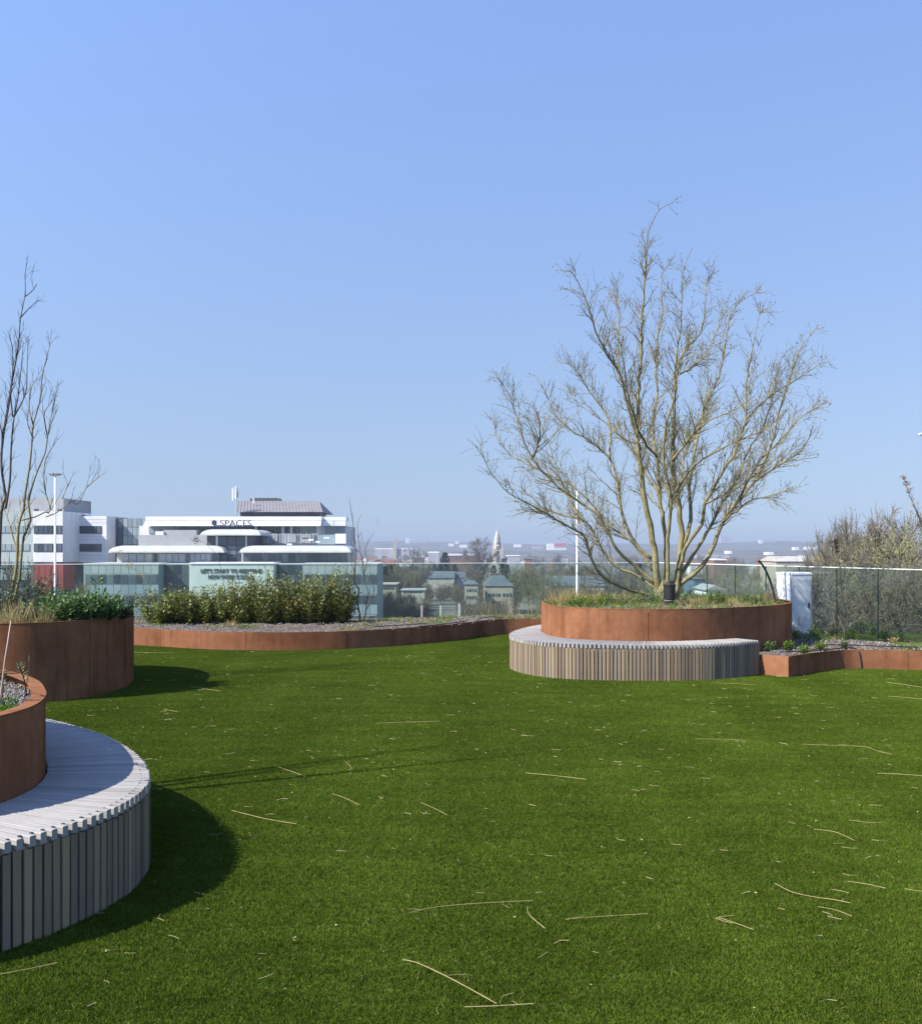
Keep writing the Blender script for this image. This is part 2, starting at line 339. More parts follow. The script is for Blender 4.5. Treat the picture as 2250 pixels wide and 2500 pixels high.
def turf():
    tm = turf_material(); S = .25; protos = []
    for k in range(6):
        rr = random.Random(100 + k); mb = MB(); V = mb.v; Fa = mb.f
        for i in range(3900):
            x = rr.uniform(-S/2, S/2); y = rr.uniform(-S/2, S/2); a = rr.uniform(0, 6.283); h = rr.uniform(.009, .016); w = rr.uniform(.0006, .0011)
            la = rr.uniform(0, 6.283); ln = abs(rr.gauss(.006, .005)); n = len(V)
            cx, sx = math.cos(a) * w, math.sin(a) * w; lx, ly = math.cos(la) * ln, math.sin(la) * ln
            V += [(x-cx, y-sx, 0), (x+cx, y+sx, 0), (x+lx*.45+cx*.8, y+ly*.45+sx*.8, h*.65), (x+lx, y+ly, h)]
            Fa += [(n, n+1, n+2), (n, n+2, n+3)]
        mb.m = [0] * len(Fa)
        protos.append(bpy.data.objects.new('turf_patch', mb.mesh('turf_patch', tm)))
    me = bpy.data.meshes.new('turf'); pts = []
    y = 2.2
    while y < 18.6:
        xm = .469 * y + 1.3; nx = int(2 * xm / S)
        for i in range(nx + 1): pts.append((-xm + i * S + R.uniform(-.01,.01), y + R.uniform(-.01,.01), .001))
        y += S
    me.from_pydata(pts, [], [])
    o = link('turf', me); tag(o, 'short dark green artificial turf covering the terrace', None, None, 'stuff')
    ng = bpy.data.node_groups.new('turf_scatter', 'GeometryNodeTree'); N = ng.nodes; L = ng.links
    ng.interface.new_socket('Geometry', in_out='INPUT', socket_type='NodeSocketGeometry'); ng.interface.new_socket('Geometry', in_out='OUTPUT', socket_type='NodeSocketGeometry')
    gi = N.new('NodeGroupInput'); go = N.new('NodeGroupOutput'); m2p = N.new('GeometryNodeMeshToPoints'); L.new(gi.outputs[0], m2p.inputs[0])
    iop = N.new('GeometryNodeInstanceOnPoints'); iop.inputs['Pick Instance'].default_value = True; L.new(m2p.outputs[0], iop.inputs['Points'])
    jn = N.new('GeometryNodeJoinGeometry')
    for p in protos:
        oi = N.new('GeometryNodeObjectInfo'); oi.inputs['Object'].default_value = p; oi.inputs['As Instance'].default_value = True; L.new(oi.outputs['Geometry'], jn.inputs[0])
    L.new(jn.outputs[0], iop.inputs['Instance'])
    rv = N.new('FunctionNodeRandomValue'); rv.data_type = 'INT'; rv.inputs[4].default_value = 0; rv.inputs[5].default_value = 5; L.new(rv.outputs[2], iop.inputs['Instance Index'])
    r2 = N.new('FunctionNodeRandomValue'); r2.data_type = 'FLOAT_VECTOR'; r2.inputs[0].default_value = (0,0,-.35); r2.inputs[1].default_value = (0,0,.35); r2.inputs['Seed'].default_value = 5
    L.new(r2.outputs[0], iop.inputs['Rotation'])
    r3 = N.new('FunctionNodeRandomValue'); r3.data_type = 'FLOAT'; r3.inputs[2].default_value = 1.08; r3.inputs[3].default_value = 1.25; r3.inputs['Seed'].default_value = 9; L.new(r3.outputs[1], iop.inputs['Scale'])
    L.new(iop.outputs[0], go.inputs[0])
    md = o.modifiers.new('scatter', 'NODES'); md.node_group = ng
turf()

# ------------------------------------------------------------------ planters, benches, raised beds
def steel_panels(pl, closed, z0, z1, parent, length=1.25, th=.012, flip=1, gap=.007, joints=None):
    """pl: dense outline; panels are separate bent sheets with an open joint between them"""
    nn = normals2d(pl, closed, flip); n = len(pl)
    d = [0]
    for i in range(1, n + (1 if closed else 0)): d.append(d[-1] + (pl[i % n] - pl[i-1]).length)
    tot = d[-1]; k = max(1, round(tot / length)); edges = joints or [tot * i / k for i in range(k + 1)]
    X = arr([[pl[i % n].x, pl[i % n].y, nn[i % n].x, nn[i % n].y] for i in range(len(d))])
    for a, b in zip(edges, edges[1:]):
        a += gap/2; b -= gap/2
        if b - a < .02: continue
        m = max(2, int((b - a) / .05)); mb = MB()
        for i in range(m + 1):
            s = a + (b - a) * i / m; x, y, nx, ny = [np.interp(s, d, X[:,c]) for c in range(4)]
            mb.v += [(x,y,z0),(x,y,z1),(x-nx*th,y-ny*th,z1),(x-nx*th,y-ny*th,z0)]
        for i in range(m):
            q = i*4
            for j in range(4): mb.f.append((q+j, q+(j+1)%4, q+4+(j+1)%4, q+4+j)); mb.m.append(0)
        mb.f += [(0,1,2,3), (m*4+3,m*4+2,m*4+1,m*4)]; mb.m += [0,0]
        part('steel_panel', mb, M['corten'], parent)
def rim(pl, closed, z, parent, w=.05, flip=1, h=.008):
    nn = normals2d(pl, closed, flip); n = len(pl); mb = MB()
    for p, q in zip(pl, nn):
        o = p + q * .003; i = p - q * w
        mb.v += [(o.x,o.y,z+.001),(o.x,o.y,z+h),(i.x,i.y,z+h),(i.x,i.y,z+.001)]
    for k in range(n if closed else n - 1):
        a = k*4; b = ((k+1) % n)*4
        for j in range(4): mb.f.append((a+j, a+(j+1)%4, b+(j+1)%4, b+j)); mb.m.append(0)
    part('rim', mb, M['corten'], parent)
def inset(pl, closed, d, flip=1):
    return [p - q * d for p, q in zip(pl, normals2d(pl, closed, flip))]
def soil_disc(pl, c, z, parent, seed, mound=.06, name='soil'):
    rr = random.Random(seed); pl = pl[::max(1, len(pl)//90)]; mb = MB(); rings = 9; n = len(pl)
    for k in range(rings):
        t = 1 - k / rings
        for p in pl:
            q = c + (p - c) * t; mb.v.append((q.x + rr.uniform(-.02,.02)*(k>0), q.y + rr.uniform(-.02,.02)*(k>0), z + mound * (1-t*t) + rr.uniform(-.012,.018)*(k>0)))
    mb.v.append((c.x, c.y, z + mound))
    for k in range(rings - 1):
        for i in range(n): mb.f.append((k*n+i, k*n+(i+1)%n, (k+1)*n+(i+1)%n, (k+1)*n+i)); mb.m.append(0)
    for i in range(n): mb.f.append(((rings-1)*n+i, (rings-1)*n+(i+1)%n, len(mb.v)-1)); mb.m.append(0)
    return part(name, mb, M['soil'], parent, True)
def polar(pl, c):
    a = arr([math.atan2(p.y-c.y, p.x-c.x) for p in pl]); r = arr([math.hypot(p.x-c.x, p.y-c.y) for p in pl])
    i = np.argsort(a); a, r = a[i], r[i]
    return lambda t: np.interp((t + math.pi) % (2*math.pi) - math.pi, np.r_[a-2*math.pi, a, a+2*math.pi], np.r_[r, r, r])
def stones(rr, where, n, smin, smax, mb=None):
    mb = mb or MB()
    for _ in range(n):
        p = where(rr); s = rr.uniform(smin, smax); e = Euler((rr.uniform(0,6), rr.uniform(0,6), rr.uniform(0,6))).to_matrix()
        pts = [Vector((1,0,0)),Vector((-1,.1,0)),Vector((0,1,.1)),Vector((.1,-1,0)),Vector((0,.1,.8)),Vector((0,0,-.7))]
        mb.add([tuple(p + e @ (Vector((v.x*rr.uniform(.7,1.2), v.y*rr.uniform(.6,1.0), v.z*rr.uniform(.6,1))) * s)) for v in pts],
               [(0,2,4),(2,1,4),(1,3,4),(3,0,4),(2,0,5),(1,2,5),(3,1,5),(0,3,5)])
    return mb

SLAT = MB(); SLAT.box(-.0172,.0172,-.022,0,0,.392); SLAT = SLAT.mesh('slat', M['slat'])
# a slim chamfered, tapering board: outer end at x=0, running to x=-1
BOARD = MB()
def _board(BOARD, w0, w1):
    for x, w in ((0,w0),(-1,w1)):
        BOARD.v += [(x,-w,0),(x,w,0),(x,w,.041),(x,w-.003,.045),(x,-w+.003,.045),(x,-w,.041)]
    for j in range(6): BOARD.f.append((j,(j+1)%6,6+(j+1)%6,6+j))
    BOARD.f += [(5,4,3,2,1,0),(6,7,8,9,10,11)]; BOARD.m = [0]*8
_board(BOARD, .0152, .0098); BOARD = BOARD.mesh('deck_board', M['deck'])
SHORT = MB(); _board(SHORT, .0108, .0068); SHORT = SHORT.mesh('deck_board', M['deck'])
def bench(name, outer, inner, c, label, seed, pitch=.0545, spitch=.0462):
    """outer: open polyline of the seat edge; inner: closed polyline of the planter wall behind it"""
    rr = random.Random(seed); root = thing(name, (c.x, c.y, 0), label, 'bench')
    rin = polar(inner, c)
    pts, tot = resample(outer, pitch); nn = normals2d(pts, False)
    if (pts[len(pts)//2] - c).dot(nn[len(pts)//2]) < 0: nn = [-q for q in nn]
    for p in pts:
        a = math.atan2(p.y-c.y, p.x-c.x); ro = math.hypot(p.x-c.x, p.y-c.y); L = ro - rin(a) - .012
        o = link('deck_board', BOARD, root, (p.x + math.cos(a)*rr.uniform(-.002,.003), p.y + math.sin(a)*rr.uniform(-.002,.003), .405 + rr.uniform(-.0015,.0015)), (rr.uniform(-.01,.01), 0, a), (L, rr.uniform(.97,1.03), 1))
    for p0, p1 in zip(pts, pts[1:]):                # every second board stops short of the edge, leaving a notch
        p = (p0 + p1) * .5; a = math.atan2(p.y-c.y, p.x-c.x); ca, sa = math.cos(a), math.sin(a); L = math.hypot(p.x-c.x, p.y-c.y) - rin(a) - .014 - .046
        link('deck_board', SHORT, root, (p.x - ca*.046, p.y - sa*.046, .405 + rr.uniform(-.0015,.001)), (rr.uniform(-.01,.01), 0, a), (L, rr.uniform(.97,1.03), 1))
    pts, tot = resample(outer, spitch); nn = normals2d(pts, False)
    if (pts[len(pts)//2] - c).dot(nn[len(pts)//2]) < 0: nn = [-q for q in nn]
    for p, q in zip(pts, nn):
        a = math.atan2(q.y, q.x) - math.pi/2
        w = p + q * rr.uniform(-.001,.004)
        link('slat', SLAT, root, (w.x, w.y, .006 + rr.uniform(-.004,.004)), (rr.uniform(-.004,.004), rr.uniform(-.006,.006), a + rr.uniform(-.03,.03)), (rr.uniform(.93,1.04), 1, rr.uniform(.99,1.005)))
    # timber frame behind the slats: top shows between boards, body coloured as gap shade
    dense, _ = resample(outer, .08); nd = normals2d(dense, False)
    if (dense[len(dense)//2] - c).dot(nd[len(dense)//2]) < 0: nd = [-q for q in nd]
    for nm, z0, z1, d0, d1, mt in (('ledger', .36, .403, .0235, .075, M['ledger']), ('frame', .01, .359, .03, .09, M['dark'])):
        mb = MB()
        for p, q in zip(dense, nd):
            a = p - q*d0; b = p - q*d1; mb.v += [(a.x,a.y,z0),(a.x,a.y,z1),(b.x,b.y,z1),(b.x,b.y,z0)]
        for k in range(len(dense)-1):
            for j in range(4): mb.f.append((k*4+j, k*4+(j+1)%4, k*4+4+(j+1)%4, k*4+4+j)); mb.m.append(0)
        e = len(dense)*4; mb.f += [(3,2,1,0),(e-4,e-3,e-2,e-1)]; mb.m += [0,0]
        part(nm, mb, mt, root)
    return root

# --- near left bench and its planter
LB_OUT = spline([(-2.9,3.36),(-2.3,3.6),(-1.9,3.94),(-1.71,4.22),(-1.60,4.52),(-1.572,4.8),(-1.61,5.08),(-1.73,5.41),(-1.88,5.70),(-2.07,6.0),(-2.31,6.32),(-2.61,6.63),(-2.97,6.94),(-3.4,7.2)])
LP = spline([(-3.6,3.75),(-3.1,3.82),(-2.7,4.0),(-2.38,4.25),(-2.21,4.5),(-2.145,4.75),(-2.15,4.98),(-2.22,5.25),(-2.33,5.5),(-2.52,5.85),(-2.78,6.18),(-3.05,6.42),(-3.4,6.62),(-3.9,6.75),(-4.6,6.7),(-5.2,6.2),(-5.5,5.4),(-5.3,4.5),(-4.6,3.9)], True)
CL = Vector((-3.7, 5.15, 0))
bench('curved_bench', LB_OUT, LP, CL, 'curved timber bench at the left edge with grey deck and shaded dark slats', 11)
pl_near = thing('planter', (CL.x, CL.y, 0), 'rusty steel planter with broad flat rim rising from the nearest left bench', 'planter')
steel_panels(LP, True, .30, .85, pl_near, 1.4, flip=1); rim(LP, True, .85, pl_near, .07, 1)
soil_disc(inset(LP, True, .013), CL, .79, pl_near, 1, .05)
# --- right bench and its planter
RB_OUT = spline([(2.0,16.05),(1.62,15.72),(1.30,15.35),(.97,14.72),(.74,14.0),(.665,13.4),(.73,12.95),(.98,12.46),(1.40,12.18),(1.9,12.08),(2.46,12.05),(3.0,12.13),(3.42,12.34),(3.82,12.64)])
RP = spline([(1.17,13.75),(1.23,13.3),(1.42,12.95),(1.72,12.73),(2.12,12.60),(2.6,12.57),(3.1,12.70),(3.55,12.93),(4.02,13.22),(4.45,13.62),(4.78,14.2),(4.88,14.85),(4.75,15.4),(4.3,15.9),(3.5,16.15),(2.6,16.05),(1.8,15.6),(1.35,14.9),(1.17,14.3)], True)
CR = Vector((2.75, 14.35, 0))
bench('curved_bench', RB_OUT, RP, CR, 'curved timber bench wrapping the planter with the spreading bare tree', 12)
pl_tree = thing('planter', (CR.x, CR.y, 0), 'rusty steel planter holding the spreading bare tree', 'planter')
steel_panels(RP, True, .02, .85, pl_tree, 1.9, flip=1); rim(RP, True, .85, pl_tree, .035, 1)
soil_disc(inset(RP, True, .013), CR, .81, pl_tree, 2, .07)
# --- far left planter
FP = spline([(-5.4,10.12),(-4.8,10.2),(-4.42,10.35),(-4.18,10.56),(-4.02,10.88),(-3.94,11.35),(-3.98,11.85),(-4.12,12.35),(-4.5,12.85),(-5.05,13.12),(-5.8,13.1),(-6.5,12.6),(-6.8,11.7),(-6.6,10.8),(-6.1,10.3)], True)
CF = Vector((-5.35, 11.6, 0))
pl_far = thing('planter', (CF.x, CF.y, 0), 'tall dark rusty steel planter on turf with leafy plants and thin upright trees', 'planter')
steel_panels(FP, True, 0, .85, pl_far, 1.6, flip=1); rim(FP, True, .85, pl_far, .03, 1)
soil_disc(inset(FP, True, .013), CF, .81, pl_far, 3, .08)
# --- low back bed
BW = spline([(-9.5,18.0),(-7.4,17.45),(-6.3,16.9),(-5.5,16.47),(-4.8,16.12),(-4.1,15.78),(-3.4,15.62),(-2.8,15.59),(-2.28,15.68),(-1.83,15.84),(-1.42,16.08),(-.8,16.58),(-.23,17.15),(.15,17.7),(.42,18.18)])
BW2 = spline([(.424,18.186),(.9,18.47),(1.6,18.58),(2.6,18.62),(3.9,18.5)])
bed_back = thing('raised_bed', (-2,17.5,0), 'long low rusty steel bed along the back with evergreen shrubs', 'planting bed')
d_b = sum((b-a).length for a, b in zip(BW, BW[1:]))
steel_panels(BW, False, 0, .30, bed_back, 1.55, flip=1); steel_panels(BW2, False, 0, .30, bed_back, 1.7, flip=1)
def fence_y(x):                    # the back line of the balustrade
    t = (x - LEFT_END.x) / (CORNER.x - LEFT_END.x); return LEFT_END.y + (CORNER.y - LEFT_END.y) * t
HB = {}
def strip_soil(front, back, z, parent, seed, nx=12, bump=.05, crown=.05):
    rr = random.Random(seed); mb = MB(); fr, _ = resample(front, .12); n = len(fr)
    for i, p in enumerate(fr):
        q = back(p)
        for j in range(nx + 1):
            t = j / nx; m = p.lerp(q, t)
            mb.v.append((m.x, m.y, z + (0 if j == 0 else crown * math.sin(math.pi * min(1, t*1.2)) + rr.uniform(-bump, bump) * .5)))
    for i in range(n-1):
        for j in range(nx):
            a = i*(nx+1)+j; mb.f.append((a, a+nx+1, a+nx+2, a+1)); mb.m.append(0)
    return part('soil', mb, M['soil'], parent, True)
allb = BW + BW2[1:]
strip_soil([p + Vector((0,.012,0)) for p in allb], lambda p: Vector((p.x, fence_y(p.x) - .12, 0)), .27, bed_back, 4)
# --- low right bed
RW = [Vector((3.845,12.655,0)), Vector((4.128,12.395,0))]
RW2 = spline([(4.128,12.395),(4.42,12.68),(4.70,12.92),(4.95,13.10),(5.18,13.22),(5.5,13.24),(5.9,13.14),(6.3,12.98),(7.0,12.4),(7.6,11.6)])
bed_right = thing('raised_bed', (5.3,14.2,0), 'low rusty steel bed with a sharp corner beside the right bench', 'planting bed')
steel_panels(RW, False, 0, .27, bed_right, 2, flip=1)
steel_panels(RW2, False, 0, .27, bed_right, .8, flip=1, joints=[0,.80,2.15,3.5,5.0])
def right_back(p):
    # meet the glass line straight behind
    t = max(0.0, (p.y - CORNER.y) / RD.y); q = CORNER + RD * t
    y = p.y + 3.2 if p.x < 4.9 else None
    # walk along y until the glass line is met
    yy = CORNER.y + (p.x - CORNER.x) / RD.x * RD.y
    return Vector((p.x, max(p.y + .05, yy - .08), 0))
front = [Vector((3.0,13.4,0)), Vector((3.6,13.0,0))] + [p + Vector((0,.013,0)) for p in RW] + [p + Vector((0,.013,0)) for p in RW2]
front = [p for p in front if p.x < 7.3]
strip_soil(front, right_back, .235, bed_right, 5, nx=22)

# gravel over the beds
rr = random.Random(21)
def on_back(r):
    while True:
        p = r.choice(allb); t = r.random() ** 1.3; y = p.y + .05 + t * (fence_y(p.x) - p.y - .2)
        return Vector((p.x + r.uniform(-.1,.1), y, .275 + .05 * math.sin(math.pi * min(1, t*1.2)) + r.uniform(0,.012)))
def on_right(r):
    p = r.choice(front); q = right_back(p); t = r.random() * .97 + .015; m = p.lerp(q, t); return Vector((m.x, m.y, .24 + .05*math.sin(math.pi*min(1,t*1.2)) + r.uniform(0,.012)))
def on_disc(pl, c, z, mound, a=0, b=1):
    def fn(r):
        p = r.choice(pl); t = math.sqrt(r.uniform(a, .93*b)); q = c + (p - c) * t
        return Vector((q.x, q.y, z + mound*(1-t*t) + r.uniform(0,.01)))
    return fn
tag(part('gravel', stones(rr, on_back, 7000, .008, .022), M['gravel'], bed_back), kind='stuff')
tag(part('gravel', stones(rr, on_right, 5000, .008, .02), M['gravel'], bed_right), kind='stuff')
tag(part('gravel', stones(rr, on_disc(LP, CL, .79, .05), 9000, .006, .014), M['gravel'], pl_near), kind='stuff')
tag(part('gravel', stones(rr, on_disc(RP, CR, .81, .07), 5000, .008, .02), M['gravel'], pl_tree), kind='stuff')

# ------------------------------------------------------------------ glass balustrade
bal = thing('glass_balustrade', (CORNER.x, CORNER.y, 0), 'frameless glass balustrade with thin pale top edge round the terrace', 'railing')
TOPZ = 1.337
def glass_run(a, b, w, zb):
    d = (b - a); L = d.length; d.normalize(); nrm = Vector((d.y, -d.x, 0)); k = round(L / w); w = L / k; me = None
    for i in range(k):
        p = a + d * (w * i + .006); q = a + d * (w * (i+1) - .006); mb = MB(); h = nrm * .007
        V = [p-h, q-h, q+h, p+h]; mb.add([(v.x,v.y,zb) for v in V] + [(v.x,v.y,TOPZ-.008) for v in V], [(0,1,5,4),(2,3,7,6)]); mb.add([(v.x,v.y,zb) for v in V] + [(v.x,v.y,TOPZ-.008) for v in V], [(1,2,6,5),(3,0,4,7),(4,5,6,7)], 1)
        part('glass_panel', mb, [M['glass'], M['glassedge']], bal)
    mb = MB(); h = nrm * .011; V = [a-h, b-h, b+h, a+h]
    mb.add([(v.x,v.y,TOPZ-.007) for v in V] + [(v.x,v.y,TOPZ+.005) for v in V], [(0,3,2,1),(4,5,6,7),(0,1,5,4),(1,2,6,5),(2,3,7,6),(3,0,4,7)])
    part('top_edge', mb, M['rail'], bal)
RIGHT_END = CORNER + RD * (.85 * 22.0)
glass_run(CORNER + Vector((-.02,-.003,0)), LEFT_END, 1.5, .12)
glass_run(CORNER, RIGHT_END, .85, .12)

# ------------------------------------------------------------------ woody plants
def wander(rr, p, d, L, n, jit, up):
    pts = [Vector(p)]; d = Vector(d).normalized()
    for i in range(n):
        d = (d + Vector((rr.gauss(0,jit), rr.gauss(0,jit), rr.gauss(0,jit) + up))).normalized()
        pts.append(pts[-1] + d * (L / n))
    return pts
def pick(path, t):
    k = t * (len(path) - 1); i = min(int(k), len(path) - 2); return path[i].lerp(path[i+1], k - i), (path[i+1] - path[i]).normalized()
def side_dir(rr, d, ang):
    o = d.orthogonal().normalized(); o.rotate(Matrix.Rotation(rr.uniform(0, 6.283), 3, d)); return d * math.cos(ang) + o * math.sin(ang)
def smooth_path(pts, step=.12):
    return spline([tuple(p) for p in pts], False, step)

def main_tree():
    rr = random.Random(5); D0 = 14.1
    root = thing('spreading_tree', tuple(at(1622,1478,D0)), 'bare multi stemmed tree with wide vase shaped crown in the round planter', 'tree')
    S = 1.9256
    def P(zx, zy, D): return at(1150 + zx / S, 450 + zy / S, D)
    stems = [  # (base radius, depth drift, polyline in the crown's own elevation)
     (.030,-.9,[(880,1945),(740,1905),(650,1870),(590,1810),(555,1740),(530,1655),(440,1600),(350,1545),(230,1480),(150,1430),(90,1350),(40,1220)]),
     (.028, .5,[(865,1900),(780,1840),(680,1795),(610,1715),(575,1640),(530,1585),(430,1555),(330,1515),(260,1440),(190,1400)]),
     (.032,-.3,[(870,1880),(770,1795),(690,1720),(620,1595),(575,1540),(500,1485),(400,1410),(290,1290),(240,1180),(200,1050),(150,940),(100,902)]),
     (.024, .9,[(860,1830),(760,1690),(640,1600),(580,1520),(480,1420),(380,1370),(270,1320),(180,1270),(120,1190),(100,1080)]),
     (.030, .2,[(850,1760),(790,1710),(730,1620),(702,1530),(690,1400),(655,1290),(560,1210),(460,1150),(390,1080),(350,970),(318,905)]),
     (.062,-.2,[(885,1950),(865,1780),(845,1640),(815,1480),(795,1340),(780,1230),(780,1100),(790,950),(800,800),(800,650),(808,500),(820,350),(840,210),(890,120),(950,85)]),
     (.030,-.7,[(790,1250),(745,1060),(700,900),(640,800),(590,700),(560,600),(520,500),(470,410),(430,415)]),
     (.044, .5,[(905,1950),(912,1700),(890,1480),(870,1280),(850,1150),(870,1000),(868,850),(880,700),(900,600),(898,450),(925,370)]),
     (.036,-.5,[(925,1900),(925,1700),(932,1500),(905,1300),(915,1150),(950,1000),(960,850),(980,700),(990,550),(1000,390),(1050,290)]),
     (.060, .1,[(960,1930),(985,1680),(965,1450),(950,1300),(948,1150),(962,900),(1000,780),(1080,700),(1100,550),(1110,450),(1140,418)]),
     (.040, .8,[(965,1850),(1000,1700),(1035,1580),(1022,1450),(1042,1330),(1060,1200),(1100,1050),(1160,900),(1200,700),(1222,600),(1300,525),(1350,510)]),
     (.036,-.6,[(970,1820),(1010,1700),(1080,1600),(1102,1500),(1180,1350),(1240,1250),(1290,1100),(1300,900),(1340,700),(1362,600),(1410,620)]),
     (.042, .1,[(975,1885),(1070,1812),(1130,1720),(1180,1590),(1262,1480),(1330,1400),(1400,1250),(1440,1080),(1500,900),(1560,750),(1632,670)]),
     (.034, .7,[(975,1860),(1040,1750),(1110,1640),(1180,1500),(1250,1380),(1300,1250),(1380,1120),(1440,900),(1472,780)]),
     (.018,-.6,[(1180,1590),(1300,1495),(1400,1465),(1480,1440)]),
     (.020,-.4,[(1330,1400),(1450,1320),(1560,1240),(1602,1150)]),
     (.022,-.5,[(1262,1480),(1335,1330),(1450,1200),(1550,1100),(1650,1030)]),
     (.020, .6,[(1285,1110),(1400,1000),(1550,900),(1662,832)]),
     (.022, .3,[(655,1290),(640,1100),(560,980),(480,860),(400,830)]),
     (.020, .6,[(700,900),(690,760),(700,620),(680,480)]),
     (.020,-.5,[(290,1290),(325,1180),(312,1090),(270,1030)]),
     (.022, .8,[(890,1480),(830,1380),(760,1250),(700,1180),(600,1100),(520,1040),(440,960)]),
     (.022,-.9,[(950,1300),(1040,1180),(1120,1110),(1230,1060),(1330,1000)]),
     (.022,-.8,[(960,1450),(1020,1350),(1120,1270),(1250,1210),(1360,1160),(1450,1100)]),
     (.018, .9,[(962,900),(1050,850),(1120,770),(1180,640),(1200,560)]),
     (.018, .4,[(530,1585),(450,1460),(400,1330),(350,1190),(300,1080)]),
     (.018,-.6,[(1100,1500),(1220,1440),(1330,1370),(1430,1290),(1540,1200)]),
     (.020,-1.0,[(870,1280),(800,1180),(740,1000),(720,840),(690,700)]),
     (.020, 1.0,[(932,1500),(990,1400),(1010,1250),(1080,1150),(1110,980),(1105,820),(1150,690)]),
    ]
    wood = MB(); twig = MB(); bud = MB()
    for r0, dd, pl in stems:
        thin = r0 < .025
        n = len(pl); base_d = (1625 - 1150 - pl[0][0] / S) / 400 if not thin else 0
        pts = []
        for i, (x, y) in enumerate(pl):
            t = i / (n - 1); D = D0 + dd * (t ** .8) * 1.5 + rr.uniform(-.05,.05) + (dd * .55 if thin else 0)
            pts.append(P(x + rr.uniform(-4,4), y, D))
        path = smooth_path(pts, .10); m = len(path)
        path = [p + Vector((rr.gauss(0,.006), rr.gauss(0,.006), rr.gauss(0,.004))) for p in path]
        L = sum((b - a).length for a, b in zip(path, path[1:]))
        radii = [r0 * (1 - i/(m-1)) ** 1.05 * .78 + .003 for i in range(m)]
        wood.tube(path, radii, 7 if r0 > .025 else 5)
        nch = int(L * 13)
        for c in range(nch):
            t = rr.uniform(.22 if not thin else .12, .99); p, d = pick(path, t)
            ang = rr.uniform(.35,.95); q = side_dir(rr, d, ang); q.z += .18; ln = rr.uniform(.22,.75) * (1.15 - .82*t) * (.55 if t > .88 else 1)
            ch = wander(rr, p, q, ln, 5, .13, .05); rb = min(radii[int(t*(m-1))] * .55, .008)
            twig.tube(ch, [rb, rb*.85, rb*.7, rb*.55, rb*.42, .0016], 4, False)
            for e in range(int(ln * 15) + 2):
                p2, d2 = pick(ch, rr.uniform(.2,1)); q2 = side_dir(rr, d2, rr.uniform(.4,.9)); q2.z += .1; l2 = rr.uniform(.07,.26)
                t2 = wander(rr, p2, q2, l2, 3, .2, .04); twig.tube(t2, [.0024,.002,.0017,.0012], 3, False)
                for k in range(rr.choice((2,3,4,4,5))):
                    p3, d3 = pick(t2, rr.uniform(.3,1)); bud.leaf(p3, side_dir(rr, d3, .7), Vector((rr.uniform(-1,1),rr.uniform(-1,1),rr.uniform(-1,1))), rr.uniform(.012,.03), rr.uniform(.006,.013))
    # short trunk where the stems gather
    wood.tube([at(1617,1490,D0), at(1616,1462,D0), at(1615,1440,D0), at(1618,1415,D0)], [.15,.125,.12,.09], 10)
    wood.tube([at(1645,1490,D0+.15), at(1642,1450,D0+.12), at(1640,1420,D0+.1)], [.09,.075,.05], 8)
    part('trunk', wood, M['bark'], root, True); part('twigs', twig, M['twig'], root); part('buds', bud, M['bud'], root)
main_tree()

def thin_tree(name, label, stems, D0, mats, seed, cat='tree', density=5.0, tw=.35, budn=1, group=None, base=None):
    rr = random.Random(seed); wood = MB(); twig = MB(); bud = MB()
    root = thing(name, base or tuple(at(stems[0][2][0][0], stems[0][2][0][1], D0)), label, cat, group)
    for r0, dd, pl in stems:
        n = len(pl); pts = [at(x, y, D0 + dd * i/(n-1)) for i, (x, y) in enumerate(pl)]
        r0 *= .62; path = smooth_path(pts, .10); m = len(path)
        L = sum((b - a).length for a, b in zip(path, path[1:])); radii = [r0 * (1 - i/(m-1)) ** .9 + .0018 for i in range(m)]
        wood.tube(path, radii, 6)
        for c in range(int(L * density)):
            t = rr.uniform(.2,.98); p, d = pick(path, t); q = side_dir(rr, d, rr.uniform(.35,.8)); q.z += .3; ln = rr.uniform(.1,tw) * (1.2 - .6*t)
            ch = wander(rr, p, q, ln, 4, .12, .12); rb = min(radii[int(t*(m-1))] * .6, .004)
            twig.tube(ch, [rb, rb*.8, rb*.65, rb*.5, .0012], 3, False)
            for e in range(int(ln * 9)):
                p2, d2 = pick(ch, rr.uniform(.2,1)); t2 = wander(rr, p2, side_dir(rr, d2, .6), rr.uniform(.04,.12), 2, .15, .1); twig.tube(t2, [.002,.0016,.001], 3, False)
                for k in range(budn): bud.leaf(t2[-1], d2, Vector((rr.uniform(-1,1),1,.3)), rr.uniform(.01,.02), .007)
    part('trunk', wood, mats[0], root, True); part('twigs', twig, mats[1], root)
    if bud.v: part('buds', bud, mats[2], root)
    return root
q = lambda z: [(x/2.89, 550 + y/2.89) for x, y in z]
thin_tree('slender_tree', 'thin dark bare tree with upright stems at the left edge of the photo', [
    (.034,.3,[(2,1500),(-4,1440),(-2,1372)] + q([(10,2022),(36,1940),(38,1900),(10,1700),(20,1500),(60,1250),(95,1050),(130,850),(145,650),(180,480),(175,350),(200,205)])),
    (.020,.1,q([(40,2000),(70,1800),(80,1550),(100,1350),(125,1230),(150,1000),(160,880),(165,815)])),
    (.014,-.2,q([(30,1450),(75,1200),(90,1000),(85,850),(58,742)])), (.012,.4,q([(90,1350),(75,1150),(110,950),(108,820)])),
    (.011,.4,q([(100,1350),(180,1190),(190,1050),(196,835)])), (.010,.2,q([(145,650),(200,590),(265,530)])), (.009,-.2,q([(180,500),(230,460),(262,412)])),
    (.010,.2,q([(20,1500),(-20,1300),(-40,1100),(-20,950)]))], 11.4, [M['darktwig'], M['darktwig'], M['bud']], 31, density=9)
